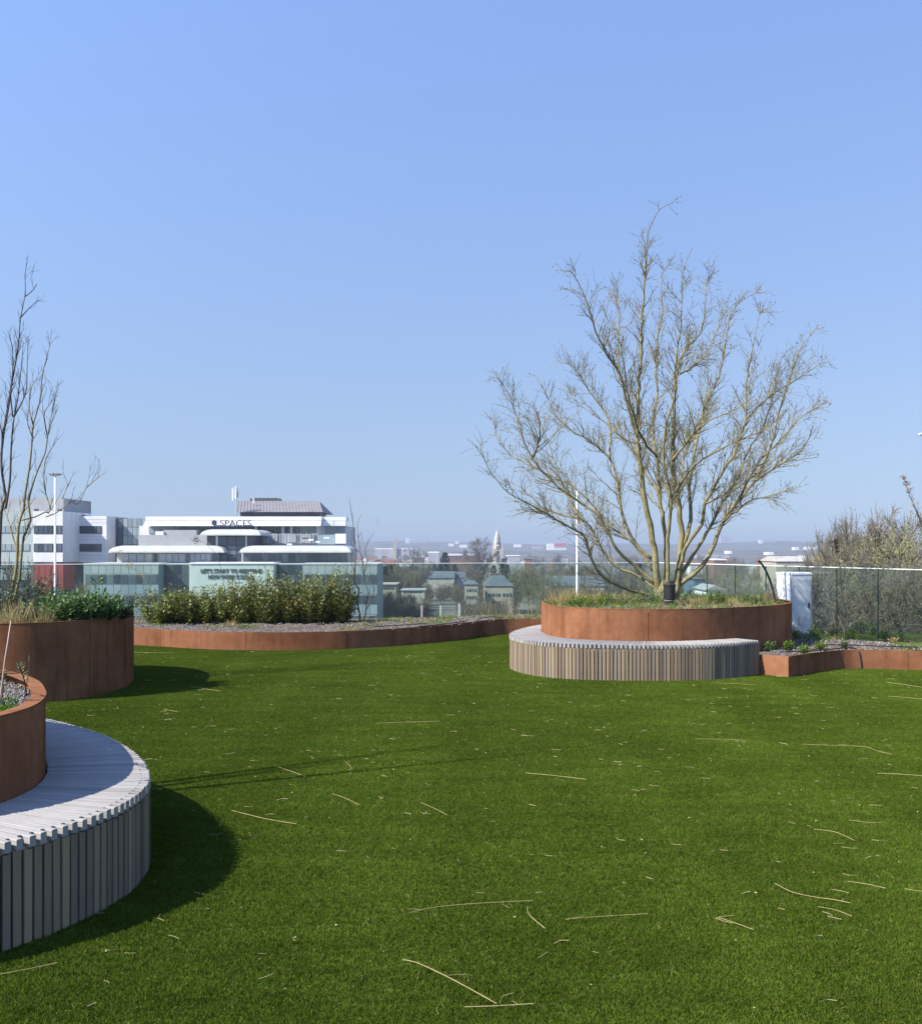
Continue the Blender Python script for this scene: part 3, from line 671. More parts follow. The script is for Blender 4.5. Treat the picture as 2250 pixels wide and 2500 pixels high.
thin_tree('slender_tree', 'bare forked tree with two mossy stems beside the tall lamp mast', [
    (.036,.2,[(24,1490),(25,1460),(34,1420),(41,1375),(43,1320),(45,1285),(52,1258)] + q([(165,2010),(180,1880),(215,1650),(235,1400),(280,1250),(300,1050),(350,850),(362,720)])),
    (.028,-.3,[(30,1490),(38,1450),(48,1410),(52,1360),(58,1310),(75,1270)] + q([(200,1960),(250,1770),(320,1600),(335,1490),(380,1250),(410,1100)])),
    (.016,.5,[(52,1360),(40,1340),(26,1290),(18,1265)] + q([(30,2000),(0,1850)])),
    (.014,.4,[(52,1270),(85,1262),(110,1250)] + q([(355,2010),(310,1830),(320,1650),(380,1550),(415,1430)])),
    (.011,.2,q([(235,1400),(205,1300),(215,1180),(240,1100),(275,1080)])), (.010,.1,q([(235,1500),(195,1400),(205,1250),(220,1120)])),
    (.011,-.4,q([(335,1490),(310,1350),(330,1290),(400,1200)])), (.010,.3,q([(335,1490),(360,1400),(420,1270)])),
    (.010,.2,[(112,1262),(140,1250),(175,1225)] + q([(545,1970),(610,1850),(640,1690)])), (.008,.1,q([(610,1850),(680,1790),(750,1735)])), (.008,.2,q([(440,1930),(470,1850),(495,1795)]))],
    11.7, [M['bark'], M['darktwig'], M['bud']], 32, density=9)
thin_tree('slender_tree', 'small bare tree at the right end of the evergreen shrubs', [
    (.026,.1,[(878,1530),(878,1500),(872,1470),(876,1440),(864,1420),(866,1390),(868,1355),(864,1310),(862,1280),(856,1240),(852,1215)]),
    (.016,.3,[(882,1528),(892,1500),(894,1470),(900,1450),(890,1420),(888,1390),(880,1350),(874,1310),(872,1280),(882,1255)]),
    (.012,-.3,[(874,1490),(860,1470),(852,1440),(845,1410),(846,1385)]), (.012,.2,[(893,1490),(908,1460),(912,1440),(905,1410),(912,1395)]),
    (.010,.1,[(866,1400),(856,1370),(860,1340),(856,1310)]), (.009,.1,[(888,1400),(896,1370),(892,1340),(912,1300)])], 17.3, [M['darktwig'], M['twig'], M['bud']], 33, density=9, tw=.4)
def shadow_tree():
    rr = random.Random(91); b = Vector((-3.95, 5.62, .8)); root = thing('slender_tree', tuple(b), 'slender tree in the nearest planter whose thin shadows streak across the lawn', 'tree'); wood = MB(); twig = MB()
    for dx, dy, H, lx, ly in ((0,0,3.5,.25,-.12), (.05,.14,3.1,.0,.34), (-.05,-.05,2.6,-.3,.1)):
        p0 = b + Vector((dx,dy,0)); path = smooth_path([p0, p0 + Vector((lx*.2,ly*.3,H*.3)), p0 + Vector((lx*.6,ly*.6,H*.65)), p0 + Vector((lx,ly,H))], .1); m = len(path); radii = [.034*(1-i/(m-1)) + .006 for i in range(m)]; wood.tube(path, radii, 6)
        for c in range(22):
            tt = rr.uniform(.3,.98); p, d = pick(path, tt); q = side_dir(rr, d, rr.uniform(.3,.6)); q.z += .4; twig.tube(wander(rr, p, q, rr.uniform(.2,.6), 4, .1, .1), [.005,.004,.003,.0025,.0015], 3, False)
    part('trunk', wood, M['darktwig'], root, True); part('twigs', twig, M['darktwig'], root)
shadow_tree()
thin_tree('dry_branch', 'twiggy branch with pale pink buds leaning in at the right edge', [
    (.012,.2,[(2300,1450),(2275,1360),(2250,1285),(2228,1230),(2216,1195),(2204,1158)]), (.006,-.1,[(2252,1290),(2240,1255),(2232,1235)])], 13.0, [M['darktwig'], M['twig'], M['bud']], 34, 'branch', density=16, tw=.10, budn=4)

# ------------------------------------------------------------------ shrubs, grasses and herbs
def shrub(name, label, c, w, h, nsh, seed, leafm, stemm, lsize=(.03,.05), group=None, spread=.55, per=34, cat='shrub', lo=.12, extra=None):
    rr = random.Random(seed); root = thing(name, tuple(c), label, cat, group); st = MB(); lf = MB(); c = Vector(c)
    for s in range(nsh):
        a = rr.uniform(0, 6.283); r = math.sqrt(rr.random()) * w * .5
        tip = Vector((math.cos(a) * r, math.sin(a) * r, h * rr.uniform(.45, 1.04) * (1 - .35 * (r / (w*.5)) ** 2)))
        b = c + Vector((math.cos(a) * r * .35, math.sin(a) * r * .35, -.02))
        path = [b.lerp(c + tip, k / 5) + Vector((rr.gauss(0,.012), rr.gauss(0,.012), 0)) * (k > 0) - Vector((0,0,.05*h*math.sin(k/5*3.14))) for k in range(6)]
        st.tube(path, [.005,.0045,.004,.003,.0025,.0015], 4, False)
        for k in range(per):
            t = lo + (1 - lo) * rr.random() ** .75; p, d = pick(path, t); q = side_dir(rr, d, rr.uniform(.5, 1.25)); l = rr.uniform(*lsize) * (1.1 - .35*t)
            p = p + q * rr.uniform(0, .06)
            lf.leaf(p, q, Vector((rr.gauss(0,.4), rr.gauss(0,.4), 1)), l, l * rr.uniform(.42,.6))
    part('stems', st, stemm, root); part('leaves', lf, leafm, root)
    return root
M['rustleaf'] = mat('rusty_leaf', (.20,.09,.02), (.28,.14,.03), scale=5, rough=.6, trans=.2)
specs = [(405,1.00,.66,0,17.3),(462,.78,.62,1,17.25),(525,.86,.66,2,17.3),(592,.86,.80,3,17.3),(650,.82,.98,4,17.25),(712,.80,.92,5,17.3),(770,.80,.86,6,17.3),(826,.66,.94,7,17.35)]
descr = ['leftmost bushy evergreen shrub of the row with yellow green shoots', 'low rounded evergreen shrub second from the left of the row', 'low evergreen shrub below the start of the slogan wall',
         'evergreen shrub directly below the middle of the slogan wall', 'tallest peaked evergreen shrub near the middle of the row', 'evergreen shrub with reddish leaves right of the tallest peak',
         'dense evergreen shrub second from the right end of the row', 'evergreen shrub at the right end next to the small bare tree']
for (px, w, h, i, D), ds in zip(specs, descr):
    b = at(px, 1336, D); rt = shrub('evergreen_shrub', ds, (b.x, D, .30), w * 1.12, h * 1.08, 105, 40 + i, M['shrubleaf'], M['darktwig'], (.042,.075), 'row of evergreen shrubs in the back bed', per=46, lo=.03)
    if i == 5:
        mb = MB(); rr = random.Random(3)
        for k in range(60):
            p = Vector((b.x + rr.gauss(0,.10), D - .33 + rr.uniform(-.04,.04), .30 + rr.uniform(.25,.5))); mb.leaf(p, Vector((rr.uniform(-1,1), -.4, rr.uniform(-.3,1))), Vector((0,-1,.3)), .035, .02)
        part('red_leaves', mb, M['rustleaf'], rt)

def tuft(name, label, c, n, h, w, m, seed, spread=.5, rad_=.06, group=None, cat='grass tuft', wd=.006):
    rr = random.Random(seed); mb = MB(); c = Vector(c)
    for _ in range(n):
        a = rr.uniform(0,6.283); r = rad_ * math.sqrt(rr.random()); s = rr.uniform(.2,1)*spread
        mb.blade(c + Vector((math.cos(a)*r, math.sin(a)*r, -.01)), Vector((math.cos(a)*s, math.sin(a)*s, 1)), h*rr.uniform(.45,1.05), wd*rr.uniform(.6,1.2), (a, rr.uniform(0,6.28), rr.uniform(.05,.5)*spread))
    return solo(name, mb, m, label, cat, group)
def tuft_px(name, label, px, py, z, n, h, m, seed, w=.12, spread=.5, group=None, wd=.006):
    p = gp(px, py, z); return tuft(name, label, p, n, h, 0, m, seed, spread, w, group, wd=wd)
G_DRY = 'dry golden grass tufts in the tree planter'
for i, (px, py, h, w, lab) in enumerate([(1365,1481,.30,.14,'golden dry grass tuft at the left rim of the tree planter'), (1390,1480,.32,.12,'golden dry grass tuft in front of the white mast foot'),
        (1452,1483,.30,.10,'golden dry grass tuft between the white mast and the tree'), (1500,1483,.20,.14,'low yellow green tuft left of the tree trunk'), (1545,1481,.22,.12,'yellowish tuft just left of the tree trunk'),
        (1668,1488,.17,.12,'straw coloured tuft spilling over the rim right of the black pot'), (1700,1484,.18,.12,'short dry tuft behind the rim right of the trunk'), (1860,1478,.22,.16,'golden dry tuft at the right end of the tree planter'), (1880,1476,.24,.10,'golden dry tuft below the curved black rod'),
        (1800,1478,.16,.2,'thin dry tuft in the right half of the tree planter')]):
    p = gp(px, py, .83); p.z = .84; p.y += .25 + .1*(i % 3); p.x = (px - CX)/F*p.y
    tuft('grass_tuft', lab, p, 170, h, 0, M['drygrass'], 60+i, .45, w, G_DRY)
for i, (px, D, w, h, lab) in enumerate([(1590,13.6,.45,.24,'low dark green leafy plant left of the tree trunk'), (1700,13.9,.55,.2,'green ground plant right of the black pot'), (1748,13.6,.30,.28,'bright green upright plant in the right half of the tree planter'),
        (1420,13.3,.45,.15,'low green plant beside the white mast in the tree planter'), (1640,14.9,.9,.30,'dark evergreen plant behind the tree trunk'), (1520,13.6,.7,.14,'flat yellow green ground plant left of the trunk'), (1835,13.9,.35,.16,'small green plant near the right rim of the tree planter'), (1470,13.6,.6,.13,'creeping green plant between mast and trunk')]):
    b = at(px, 1336, D); shrub('leafy_plant', lab, (b.x, D, .84), w, h, 34, 80+i, [M['greenleaf'], M['greenleaf'], M['freshgrass'], M['freshgrass'], M['darkleaf'], M['freshgrass'], M['greenleaf'], M['freshgrass']][i], M['darktwig'], (.02,.04), 'green plants in the tree planter', per=24, cat='plant', lo=.05)
# far left planter
for i, (px, D, w, h, lab, m) in enumerate([(150,10.75,.5,.33,'glossy broad leaved bush at the centre of the far left planter','greenleaf'), (205,10.85,.46,.34,'broad leaved bush with bright leaves left of the planter tip','greenleaf'), (255,11.1,.42,.34,'leafy bush near the right tip of the far left planter','greenleaf'),
        (298,11.4,.30,.22,'small leafy bush at the right tip of the far left planter','darkleaf'), (112,11.3,.34,.52,'upright dark conifer like shrub in front of the red block','darkleaf'), (62,10.7,.4,.22,'grey green mound among dry grass in the far left planter','sedum'), (80,11.6,.7,.48,'dark shrub behind the forked tree','darkleaf'), (5,11.3,.6,.5,'dark shrub at the left edge below the thin tree','darkleaf'), (236,11.0,.12,.62,'single tall leafy shoot above the left planter bushes','greenleaf')]):
    b = at(px, 1336, D); shrub('leafy_bush', lab, (b.x, D, .84), w, h, 34 if i != 8 else 3, 100+i, M[m], M['darktwig'], (.045,.085) if m == 'greenleaf' else (.025,.05), 'leafy plants in the far left planter', per=26, cat='plant', lo=.05)
for i, (px, py, h, w, lab) in enumerate([(12,1527,.34,.16,'dry grass tuft at the far left of the tall planter'), (40,1527,.36,.14,'tall dry grass tuft below the forked tree'), (108,1525,.26,.10,'dry straw tuft left of the broad leaved bush'), (250,1512,.10,.16,'low rusty dry tuft near the planter tip')]):
    p = gp(px, py, .84); p.z = .84; p.y += .22; p.x = (px - CX)/F*p.y
    tuft('grass_tuft', lab, p, 80, h, 0, M['drygrass'], 120+i, .4, w, 'dry grass tufts in the far left planter')
mb = MB(); rr = random.Random(9); c = at(118,1468,10.9)
for k in range(40): mb.leaf(c + Vector((rr.gauss(0,.03), rr.gauss(0,.03), rr.gauss(0,.05))), Vector((rr.gauss(0,1), rr.gauss(0,1), rr.gauss(0,1))), Vector((0,0,1)), .04, .03)
mb.tube([c + Vector((0,0,-.3)), c], .004, 4); solo('yellow_flower', mb, [M['yellow']], 'yellow flower cluster in the far left planter', 'flower')
# near left planter: stonecrop, a sprig and a twig
rr = random.Random(17)
def sedum_patch(label, cx, cy, w, n, seed, m):
    r2 = random.Random(seed); mb = MB()
    for _ in range(n):
        a = r2.uniform(0,6.283); r = w * math.sqrt(r2.random()); p = Vector((cx + math.cos(a)*r, cy + math.sin(a)*r, .825 + r2.uniform(0,.025)))
        mb.leaf(p, Vector((r2.gauss(0,.8), r2.gauss(0,.8), 1)), Vector((r2.uniform(-1,1), r2.uniform(-1,1), .2)), r2.uniform(.010,.022), .008)
    return solo('sedum', mb, M[m], label, 'plant', 'stonecrop patches in the nearest planter')
sedum_patch('bright green stonecrop patch against the nearest planter rim', -2.30, 4.86, .09, 900, 1, 'freshgrass')
sedum_patch('pale speckled stonecrop patch in the nearest planter', -2.45, 5.12, .14, 1100, 2, 'sedum')
sedum_patch('mixed stonecrop and dry moss in the nearest planter', -2.40, 4.95, .12, 900, 3, 'sedum')
sedum_patch('straw coloured dry stonecrop at the left edge of the nearest planter', -2.42, 4.85, .10, 700, 4, 'drygrass')
def sprig(label, base, top, n, seed, m, ll=(.035,.055)):
    r2 = random.Random(seed); st = MB(); lf = MB(); path = smooth_path([base, base.lerp(top,.5) + Vector((.01,0,0)), top], .03)
    st.tube(path, .003, 5); root = thing('leafy_sprig', tuple(base), label, 'plant')
    for k in range(n):
        t = .45 + .55 * k / n; p, d = pick(path, min(t,.999)); a = k * 2.4; o = Vector((math.cos(a), math.sin(a), .35 + .6*(t-.45))); lf.leaf(p, o, Vector((0,0,1)), r2.uniform(*ll)*(1.15-.4*t), .009, fold=.05)
    part('stem', st, M['darktwig'], root); part('leaves', lf, M[m], root)
sprig('slender sprig with whorled narrow leaves at the nearest planter rim', gp(64,1700,.83) , at(46,1622,4.95), 34, 1, 'sedum')
sprig('small leafy sprig at the left edge in the nearest planter', gp(2,1720,.83), at(4,1640,5.0), 26, 2, 'sedum')
mb = MB(); mb.tube(smooth_path([at(-2,1716,4.75), at(6,1660,4.75), at(12,1610,4.75), at(18,1575,4.76), at(21,1555,4.77), at(27,1515,4.8)], .05), [.0042]*4 + [.0036]*30 if False else .0036, 5)
solo('bare_twig', mb, mat('pink_twig', (.36,.25,.19), (.42,.3,.24), scale=6, rough=.8), 'single pale pinkish twig rising from the nearest planter', 'twig')
mb = MB(); mb.tube(smooth_path([gp(62,1690,.83), at(70,1640,4.95), at(71,1600,5.0)], .05), .0016, 4); solo('bare_twig', mb, M['darktwig'], 'hair thin dark twig beside the whorled sprig', 'twig')
# back bed grasses
for i, (px, D, z, h, w, m, lab) in enumerate([(610,16.3,.3,.14,.16,'freshgrass','bright green grass tuft in front of the middle shrubs'), (560,16.4,.3,.2,.05,'drygrass','yellowing upright tuft before the shrubs left of centre'), (945,17.9,.3,.10,.25,'freshgrass','green grass patch right of the small bare tree'),
        (1090,18.1,.3,.20,.14,'freshgrass','lone bright green grass clump near the low wall corner'), (1000,17.9,.3,.09,.3,'drygrass','dry low grass between the tree and the green clump'), (320,17.2,.3,.3,.2,'drygrass','thin dry stalks left of the shrub row'), (380,17.0,.3,.16,.1,'freshgrass','small yellow green weed left of the shrub row'),
        (905,17.6,.3,.14,.16,'freshgrass','green grass at the foot of the small bare tree'), (700,16.5,.3,.08,.3,'drygrass','low dry grass in front of the right shrubs'), (820,16.5,.3,.07,.25,'drygrass','short dry grass at the right end of the shrubs')]):
    b = at(px, 1336, D); tuft('grass_tuft', lab, (b.x, D, z), 120, h, 0, M[m], 150+i, .7, w, 'grass tufts in the back bed')
rr = random.Random(77)
LB2 = ['pale dry reed clump behind the low wall beside the right bench']
for i in range(7):
    px = 1180 + i * 24; D = 19.2 + .1 * (i % 3); b = at(px, 1336, D); tuft('reed_clump', LB2[0], (b.x, D, .29), 13, .50 + .2 * rr.random(), 0, M['drygrass'], 170+i, .22, .14, 'dry reed clumps behind the right bench', cat='reed', wd=.004)
# right bed weeds
for i, (px, py, h, m, lab) in enumerate([(1915,1566,.17,'greenleaf','bright green upright weed in front of the white cabinet'), (1935,1562,.15,'freshgrass','young green weed left of the cabinet foot'), (1985,1556,.14,'freshgrass','yellow green weed right of the cabinet foot'), (2075,1566,.15,'freshgrass','green and rusty weed in the middle of the right bed'),
        (1962,1592,.08,'freshgrass','low weed behind the sharp steel corner'), (1925,1584,.08,'freshgrass','small weed at the bench end of the right bed'), (2035,1552,.12,'drygrass','dry rusty weed near the glass panels'), (2160,1560,.11,'freshgrass','spreading green weed toward the right edge'), (2180,1572,.07,'drygrass','low reddish weed toward the right edge'),
        (2060,1580,.07,'sedum','grey green rosette near the steel edge'), (2000,1585,.08,'freshgrass','yellowish weed near the curve of the steel edge'), (2130,1546,.12,'greenleaf','green weed against the glass panels'), (2200,1568,.10,'freshgrass','sparse green weed beside the irrigation hose'), (1876,1586,.10,'greenleaf','dark green weed between bench end and planter'), (1990,1535,.22,'drygrass','dry stalks between cabinet and glass'), (2100,1540,.18,'greenleaf','taller weed in front of a glass joint')]):
    p = gp(px, py, .27); shrub('weed', lab, (p.x, p.y, .26), h*1.5, h*1.35, 14, 200+i, M[m], M['darktwig'], (.03,.055), 'weeds in the low right bed', per=14, cat='weed', lo=.15)
# low cover: moss, seedlings and short dry grass that nobody could count
def cover(parent, where, n, mix, hmin, hmax, seed, label):
    r2 = random.Random(seed); mb = MB()
    for _ in range(n):
        c = where(r2); k = r2.choices(range(len(mix)), [m[1] for m in mix])[0]; h0 = r2.uniform(hmin, hmax)
        for b in range(9):
            a = r2.uniform(0,6.283); s = r2.uniform(.2,.9); r = r2.uniform(0,.03)
            mb.blade(c + Vector((math.cos(a)*r, math.sin(a)*r, -.005)), Vector((math.cos(a)*s, math.sin(a)*s, 1)), h0*r2.uniform(.5,1.1), r2.uniform(.004,.008), (a, r2.uniform(0,6.28), r2.uniform(.1,.5)), k)
    tag(part('ground_cover', mb, [M[m[0]] for m in mix], parent), label, kind='stuff')
def patchy(fn, pts, rad0):
    def f(r):
        while True:
            p = fn(r)
            if any((p.x-x)**2 + (p.y-y)**2 < (rad0*k)**2 for x, y, k in pts): return p
    return f
r3 = random.Random(8)
pb = [(q.x, q.y, r3.uniform(.5,1.4)) for q in (on_back(r3) for _ in range(26))]
cover(bed_back, patchy(on_back, pb, .45), 2300, [('freshgrass',5),('drygrass',4),('sedum',2)], .03, .08, 1, 'patchy low grass and moss in the back bed')
cover(pl_tree, on_disc(RP, CR, .81, .07, .25, 1.0), 1300, [('freshgrass',4),('drygrass',6),('greenleaf',3)], .05, .15, 2, 'low grass and weeds in the tree planter')
pr_ = [(q.x, q.y, r3.uniform(.5,1.3)) for q in (on_right(r3) for _ in range(24))]
cover(bed_right, patchy(on_right, pr_, .30), 1300, [('freshgrass',6),('drygrass',3),('greenleaf',2)], .03, .09, 3, 'sparse weeds in the right bed')
cover(pl_far, on_disc(FP, CF, .81, .08, .3, 1.0), 900, [('greenleaf',4),('drygrass',5),('sedum',3)], .06, .16, 4, 'low plants and dry grass in the far left planter')
# dried stalks and seed heads standing in the beds
def stalk(name, label, pl, D, r, heads, m, hm, cat='dry stalk'):
    rr = random.Random(int(pl[0][0])); root = thing(name, tuple(at(pl[0][0], pl[0][1], D)), label, cat); st = MB(); path = smooth_path([at(x, y, D + .02*i) for i, (x, y) in enumerate(pl)], .05); st.tube(path, [r*(1 - .5*i/len(path)) for i in range(len(path))], 5); part('stem', st, m, root, True)
    hd = MB()
    for x, y, n, s, l in heads:
        c = at(x, y, D)
        for k in range(n): hd.leaf(c + Vector((rr.gauss(0,s), rr.gauss(0,s*.5), rr.gauss(0,s))), Vector((rr.gauss(0,.7), rr.gauss(0,.7), rr.gauss(.3,.7))), Vector((rr.gauss(0,1), 1, .3)), l, l*.45)
    part('seed_head', hd, hm, root); return root
M['pinkbud'] = mat('pale_pink_bud', (.30,.22,.17), (.40,.31,.25), scale=8, rough=.9, trans=.3, rnd=('island', [(.24,.17,.12),(.42,.33,.27),(.33,.25,.18)], .8))
M['brownhead'] = mat('dark_brown_seed_head', (.045,.03,.022), (.08,.055,.04), scale=8, rough=.95)
stalk('dry_stalk', 'pale dry drooping stalk in front of the teal wing above the planter tip', [(385,1530),(374,1490),(362,1440),(345,1402),(322,1384),(300,1358),(288,1345)], 17.6, .006, [(290,1350,26,.035,.035),(318,1383,30,.04,.035),(345,1402,20,.03,.03)], M['drygrass'], M['drygrass'])
stalk('dry_stalk', 'dry arching stalk with dark seed head before the grey plant room', [(552,1520),(548,1440),(540,1390),(525,1352),(500,1326),(480,1318)], 17.7, .005, [(478,1319,60,.03,.03)], M['darktwig'], M['brownhead'])
stalk('dry_stalk', 'dark brown upright seed head standing over the glass at right', [(2062,1560),(2056,1470),(2050,1390),(2044,1352),(2039,1318)], 13.9, .006, [(2040,1322,70,.02,.03),(2041,1334,60,.017,.03),(2044,1346,40,.012,.025)], M['darktwig'], M['brownhead'])
stalk('dry_stalk', 'pinkish feathery bud spray at the right edge against the sky', [(2290,1420),(2262,1310),(2243,1260),(2226,1222),(2214,1192),(2204,1160)], 13.05, .005, [(2206,1166,40,.018,.03),(2211,1182,46,.022,.03),(2218,1199,40,.02,.03),(2226,1216,22,.018,.025),(2234,1238,14,.03,.025)], M['darktwig'], M['pinkbud'])
# drip hoses
def hose(label, pts, r=.008):
    mb = MB(); mb.tube(smooth_path(pts, .1), r, 6); solo('drip_hose', mb, M['rubber'], label, 'hose', 'black drip hoses in the beds', True)
hose('black drip hose looping along the edge of the right bed', [gp(1905,1592,.30), gp(1960,1590,.30), gp(2000,1588,.30), gp(2060,1582,.31), gp(2090,1583,.29)])
hose('black drip hose crossing the middle of the right bed', [gp(1950,1577,.31), gp(2020,1574,.315), gp(2100,1576,.31), gp(2240,1580,.30)])
hose('black drip hose near the glass on the right', [gp(2090,1552,.32), gp(2140,1562,.32), gp(2200,1564,.32), gp(2260,1572,.31)])
hose('black drip hose arching over the back bed beside the low wall', [gp(1020,1530,.32), gp(1090,1523,.33), at(1150,1514,18.2), at(1180,1507,18.45), at(1215,1506,18.6), at(1245,1509,18.7)])
hose('black drip hose lying before the bare tree in the back bed', [gp(905,1531,.33), gp(950,1528,.33), gp(1000,1525,.34), gp(1040,1522,.34)])

# ------------------------------------------------------------------ things on the terrace
# black ribbed pot in front of the trunk
c = at(1634,1478,13.25); c.z = .84
pot = thing('black_pot', tuple(c), 'black ribbed plastic cylinder standing before the tree trunk', 'pot')
def lathe(prof, n=24):
    mb = MB()
    for r, z in prof:
        for k in range(n): mb.v.append((c.x + r*math.cos(2*math.pi*k/n), c.y + r*math.sin(2*math.pi*k/n), c.z + z))
    for i in range(len(prof)-1):
        for k in range(n): mb.f.append((i*n+k, i*n+(k+1)%n, (i+1)*n+(k+1)%n, (i+1)*n+k)); mb.m.append(0)
    mb.f.append(tuple(reversed(range(n)))); mb.m.append(0); mb.f.append(tuple((len(prof)-1)*n + k for k in range(n))); mb.m.append(0)
    return mb
part('body', lathe([(.058,-.03),(.062,.03),(.064,.1),(.066,.11),(.076,.115),(.078,.2),(.080,.285)]), M['blackpl'], pot, False)
part('lid', lathe([(.080,.287),(.086,.289),(.086,.305),(.08,.312),(.05,.318)]), M['blackpl'], pot)
mb = lathe([(.0665,.093),(.0665,.097)]); part('label_strip', mb, M['vent'], pot)
# curved black rod
mb = MB(); mb.tube(smooth_path([at(1892,1470,14.0), at(1886,1440,14.0), at(1877,1412,14.0), at(1866,1388,14.02), at(1858,1376,14.03), at(1851,1369,14.04)], .04), [.017]*3 + [.015]*60 if False else .016, 8)
solo('curved_rod', mb, M['rubber'], 'curved black hose end sticking up at the right rim of the tree planter', 'hose', smooth=True)
# white electrical cabinet
def cabinet():
    pf = at(1932.5,1541,15.6); pl_ = at(1895,1541,16.0); pr = at(1981,1541,15.66)
    f = Vector((pf.x,pf.y,0)); a = Vector((pl_.x,pl_.y,0)); b = Vector((pr.x,pr.y,0)); z0, z1 = .22, 1.205
    root = thing('electrical_cabinet', (f.x, f.y, z0), 'white electrical cabinet with rounded lid and a small grey vent', 'cabinet')
    back = a + (b - f); mb = MB(); V = [f, b, back, a]
    mb.add([(v.x,v.y,z0) for v in V] + [(v.x,v.y,z1) for v in V], [(0,1,5,4),(1,2,6,5),(2,3,7,6),(3,0,4,7),(4,5,6,7),(0,3,2,1)]); part('body', mb, M['whitepaint'], root)
    cen = (f + back) * .5; lid = MB(); prof = [(1.03,z1+.001),(1.04,z1+.012),(1.03,z1+.03),(.95,z1+.042),(.5,z1+.05)]
    for s, z in prof:
        for v in V: q = cen + (v - cen)*s; lid.v.append((q.x,q.y,z))
    for i in range(len(prof)-1):
        for k in range(4): lid.f.append((i*4+k, i*4+(k+1)%4, i*4+4+(k+1)%4, i*4+4+k)); lid.m.append(0)
    e = (len(prof)-1)*4; lid.f += [(e,e+1,e+2,e+3),(3,2,1,0)]; lid.m += [0,0]; part('lid', lid, M['whitepaint'], root)
    def plate(name, p, q, u0, u1, za, zb, out, m):
        t = (q - p).normalized(); nrm = Vector((t.y,-t.x,0)); A = p + (q-p)*u0; B = p + (q-p)*u1; mb = MB()
        W = [A + nrm*.001, B + nrm*.001, B + nrm*out, A + nrm*out]
        mb.add([(v.x,v.y,za) for v in W] + [(v.x,v.y,zb) for v in W], [(0,1,2,3),(7,6,5,4),(1,5,6,2),(0,3,7,4),(3,2,6,7)]); part(name, mb, m, root)
    plate('door', f, b, .07, .9, z0+.05, z1-.06, .008, M['whitepaint'])
    plate('vent', f, b, .33, .66, z0+.19, z0+.33, .03, M['vent'])
    plate('side_panel', a, f, .12, .94, z0+.06, z1-.05, .007, M['whitepaint'])
    plate('lock', f, b, .80, .86, z0+.46, z0+.55, .022, M['blackpl']); plate('hinge', f, b, .045, .068, z0+.14, z0+.22, .014, M['vent']); plate('hinge', f, b, .045, .068, z1-.24, z1-.16, .014, M['vent']); plate('warning_label', f, b, .40, .56, z1-.26, z1-.18, .010, M['yellow']) if False else None
    plate('door_edge', f, b, .905, .93, z0+.05, z1-.06, .012, M['vent'])
cabinet()

# ------------------------------------------------------------------ straw on the turf
def straw(label, pl, r=.0022):
    pts = [gp(x, y, .019) for x, y in pl]; mb = MB(); path = smooth_path(pts, .03) if len(pts) > 2 else pts
    mb.tube(path, r * .55, 5); solo('straw_stalk', mb, M['straw'], label, 'straw', 'straw stalks blown over the turf')
straw('long straw stalk lying beside the foot of the right bench', [(1739,1667),(1790,1669),(1844,1672)])
straw('straight straw stalk on the turf below the right bench', [(1696,1804),(1760,1805),(1821,1808)])
straw('long straw stalk with a bent thin end right of the lawn', [(1957,1817),(2030,1820),(2108,1823),(2140,1833),(2177,1842)])
straw('thick straight straw stalk running out at the right edge', [(2141,1888),(2190,1890),(2260,1895)], .003)
straw('thin grey straw stalk near the right edge', [(2072,2002),(2118,2008),(2154,2008)], .0016)
straw('curved straw stalk arching down in the right of the lawn', [(1986,2025),(2036,2031),(2085,2052)], .0022)
straw('longest sagging curved straw stalk at lower right', [(1891,2157),(1930,2177),(1980,2189),(2036,2197),(2075,2205)], .0022)
straw('slightly wavy straw stalk above the sagging one', [(2067,2152),(2112,2158),(2161,2169)], .002)
straw('short straw stalk cut by the lower right edge', [(2208,2170),(2230,2174),(2256,2177)], .002)
straw('short straw stalk close above the sagging curved one', [(2027,2172),(2050,2175),(2072,2181)], .002)
straw('short level straw stalk left of a white speck', [(2054,2068),(2073,2071),(2095,2071)], .0018)
straw('sharply folded straw stalk shaped like an arrow head', [(1792,2235),(1746,2242),(1790,2255)], .002)
straw('thin straw stalk slanting to the right edge near the steel bed', [(2164,1666),(2210,1672),(2256,1679)], .003)
straw('level straw stalk at the right edge below the steel bed', [(2167,1700),(2210,1703),(2256,1707)], .003)
straw('thick long diagonal straw stalk at the bottom centre', [(982,2344),(1015,2350),(1085,2382),(1151,2417),(1212,2451)], .0026)
straw('level straw stalk touching the long diagonal one', [(1133,2459),(1216,2456),(1302,2451)], .0024)
straw('very long thin bowed straw stalk at lower centre', [(999,2229),(1065,2215),(1164,2206),(1299,2199)], .0018)
straw('bent straw stalk below the bowed thin one', [(1287,2214),(1292,2234),(1330,2267)], .0024)
straw('short straw stalk pointing right at lower centre', [(1381,2246),(1404,2241),(1427,2236)], .002)
straw('straw stalk lying level in the middle distance of the lawn', [(918,1766),(1000,1763),(1072,1761)], .003)
straw('short diagonal straw stalk between the tree shadows', [(678,1872),(712,1884),(746,1896)], .0024)
straw('short hooked straw stalk crossing a thin tree shadow', [(841,1858),(857,1875),(855,1893)], .002)
straw('diagonal straw stalk just below the tree shadows', [(811,1938),(845,1950),(876,1965)], .0022)
straw('long straw stalk right of the bench shadow', [(566,1979),(610,1990),(652,2000),(724,2012)], .0026)
straw('faint diagonal straw stalk at the centre of the lawn', [(1026,1959),(1060,1974),(1091,1990)], .002)
straw('straight straw stalk right of the lawn centre', [(1282,1887),(1355,1894),(1430,1903)], .0026)
straw('long thin straw stalk at the lower left edge', [(-5,2380),(70,2366),(140,2351)], .0022)
straw('long faint straw stalk left of the arrow shaped one', [(1382,2244),(1480,2237),(1580,2231)], .0016)
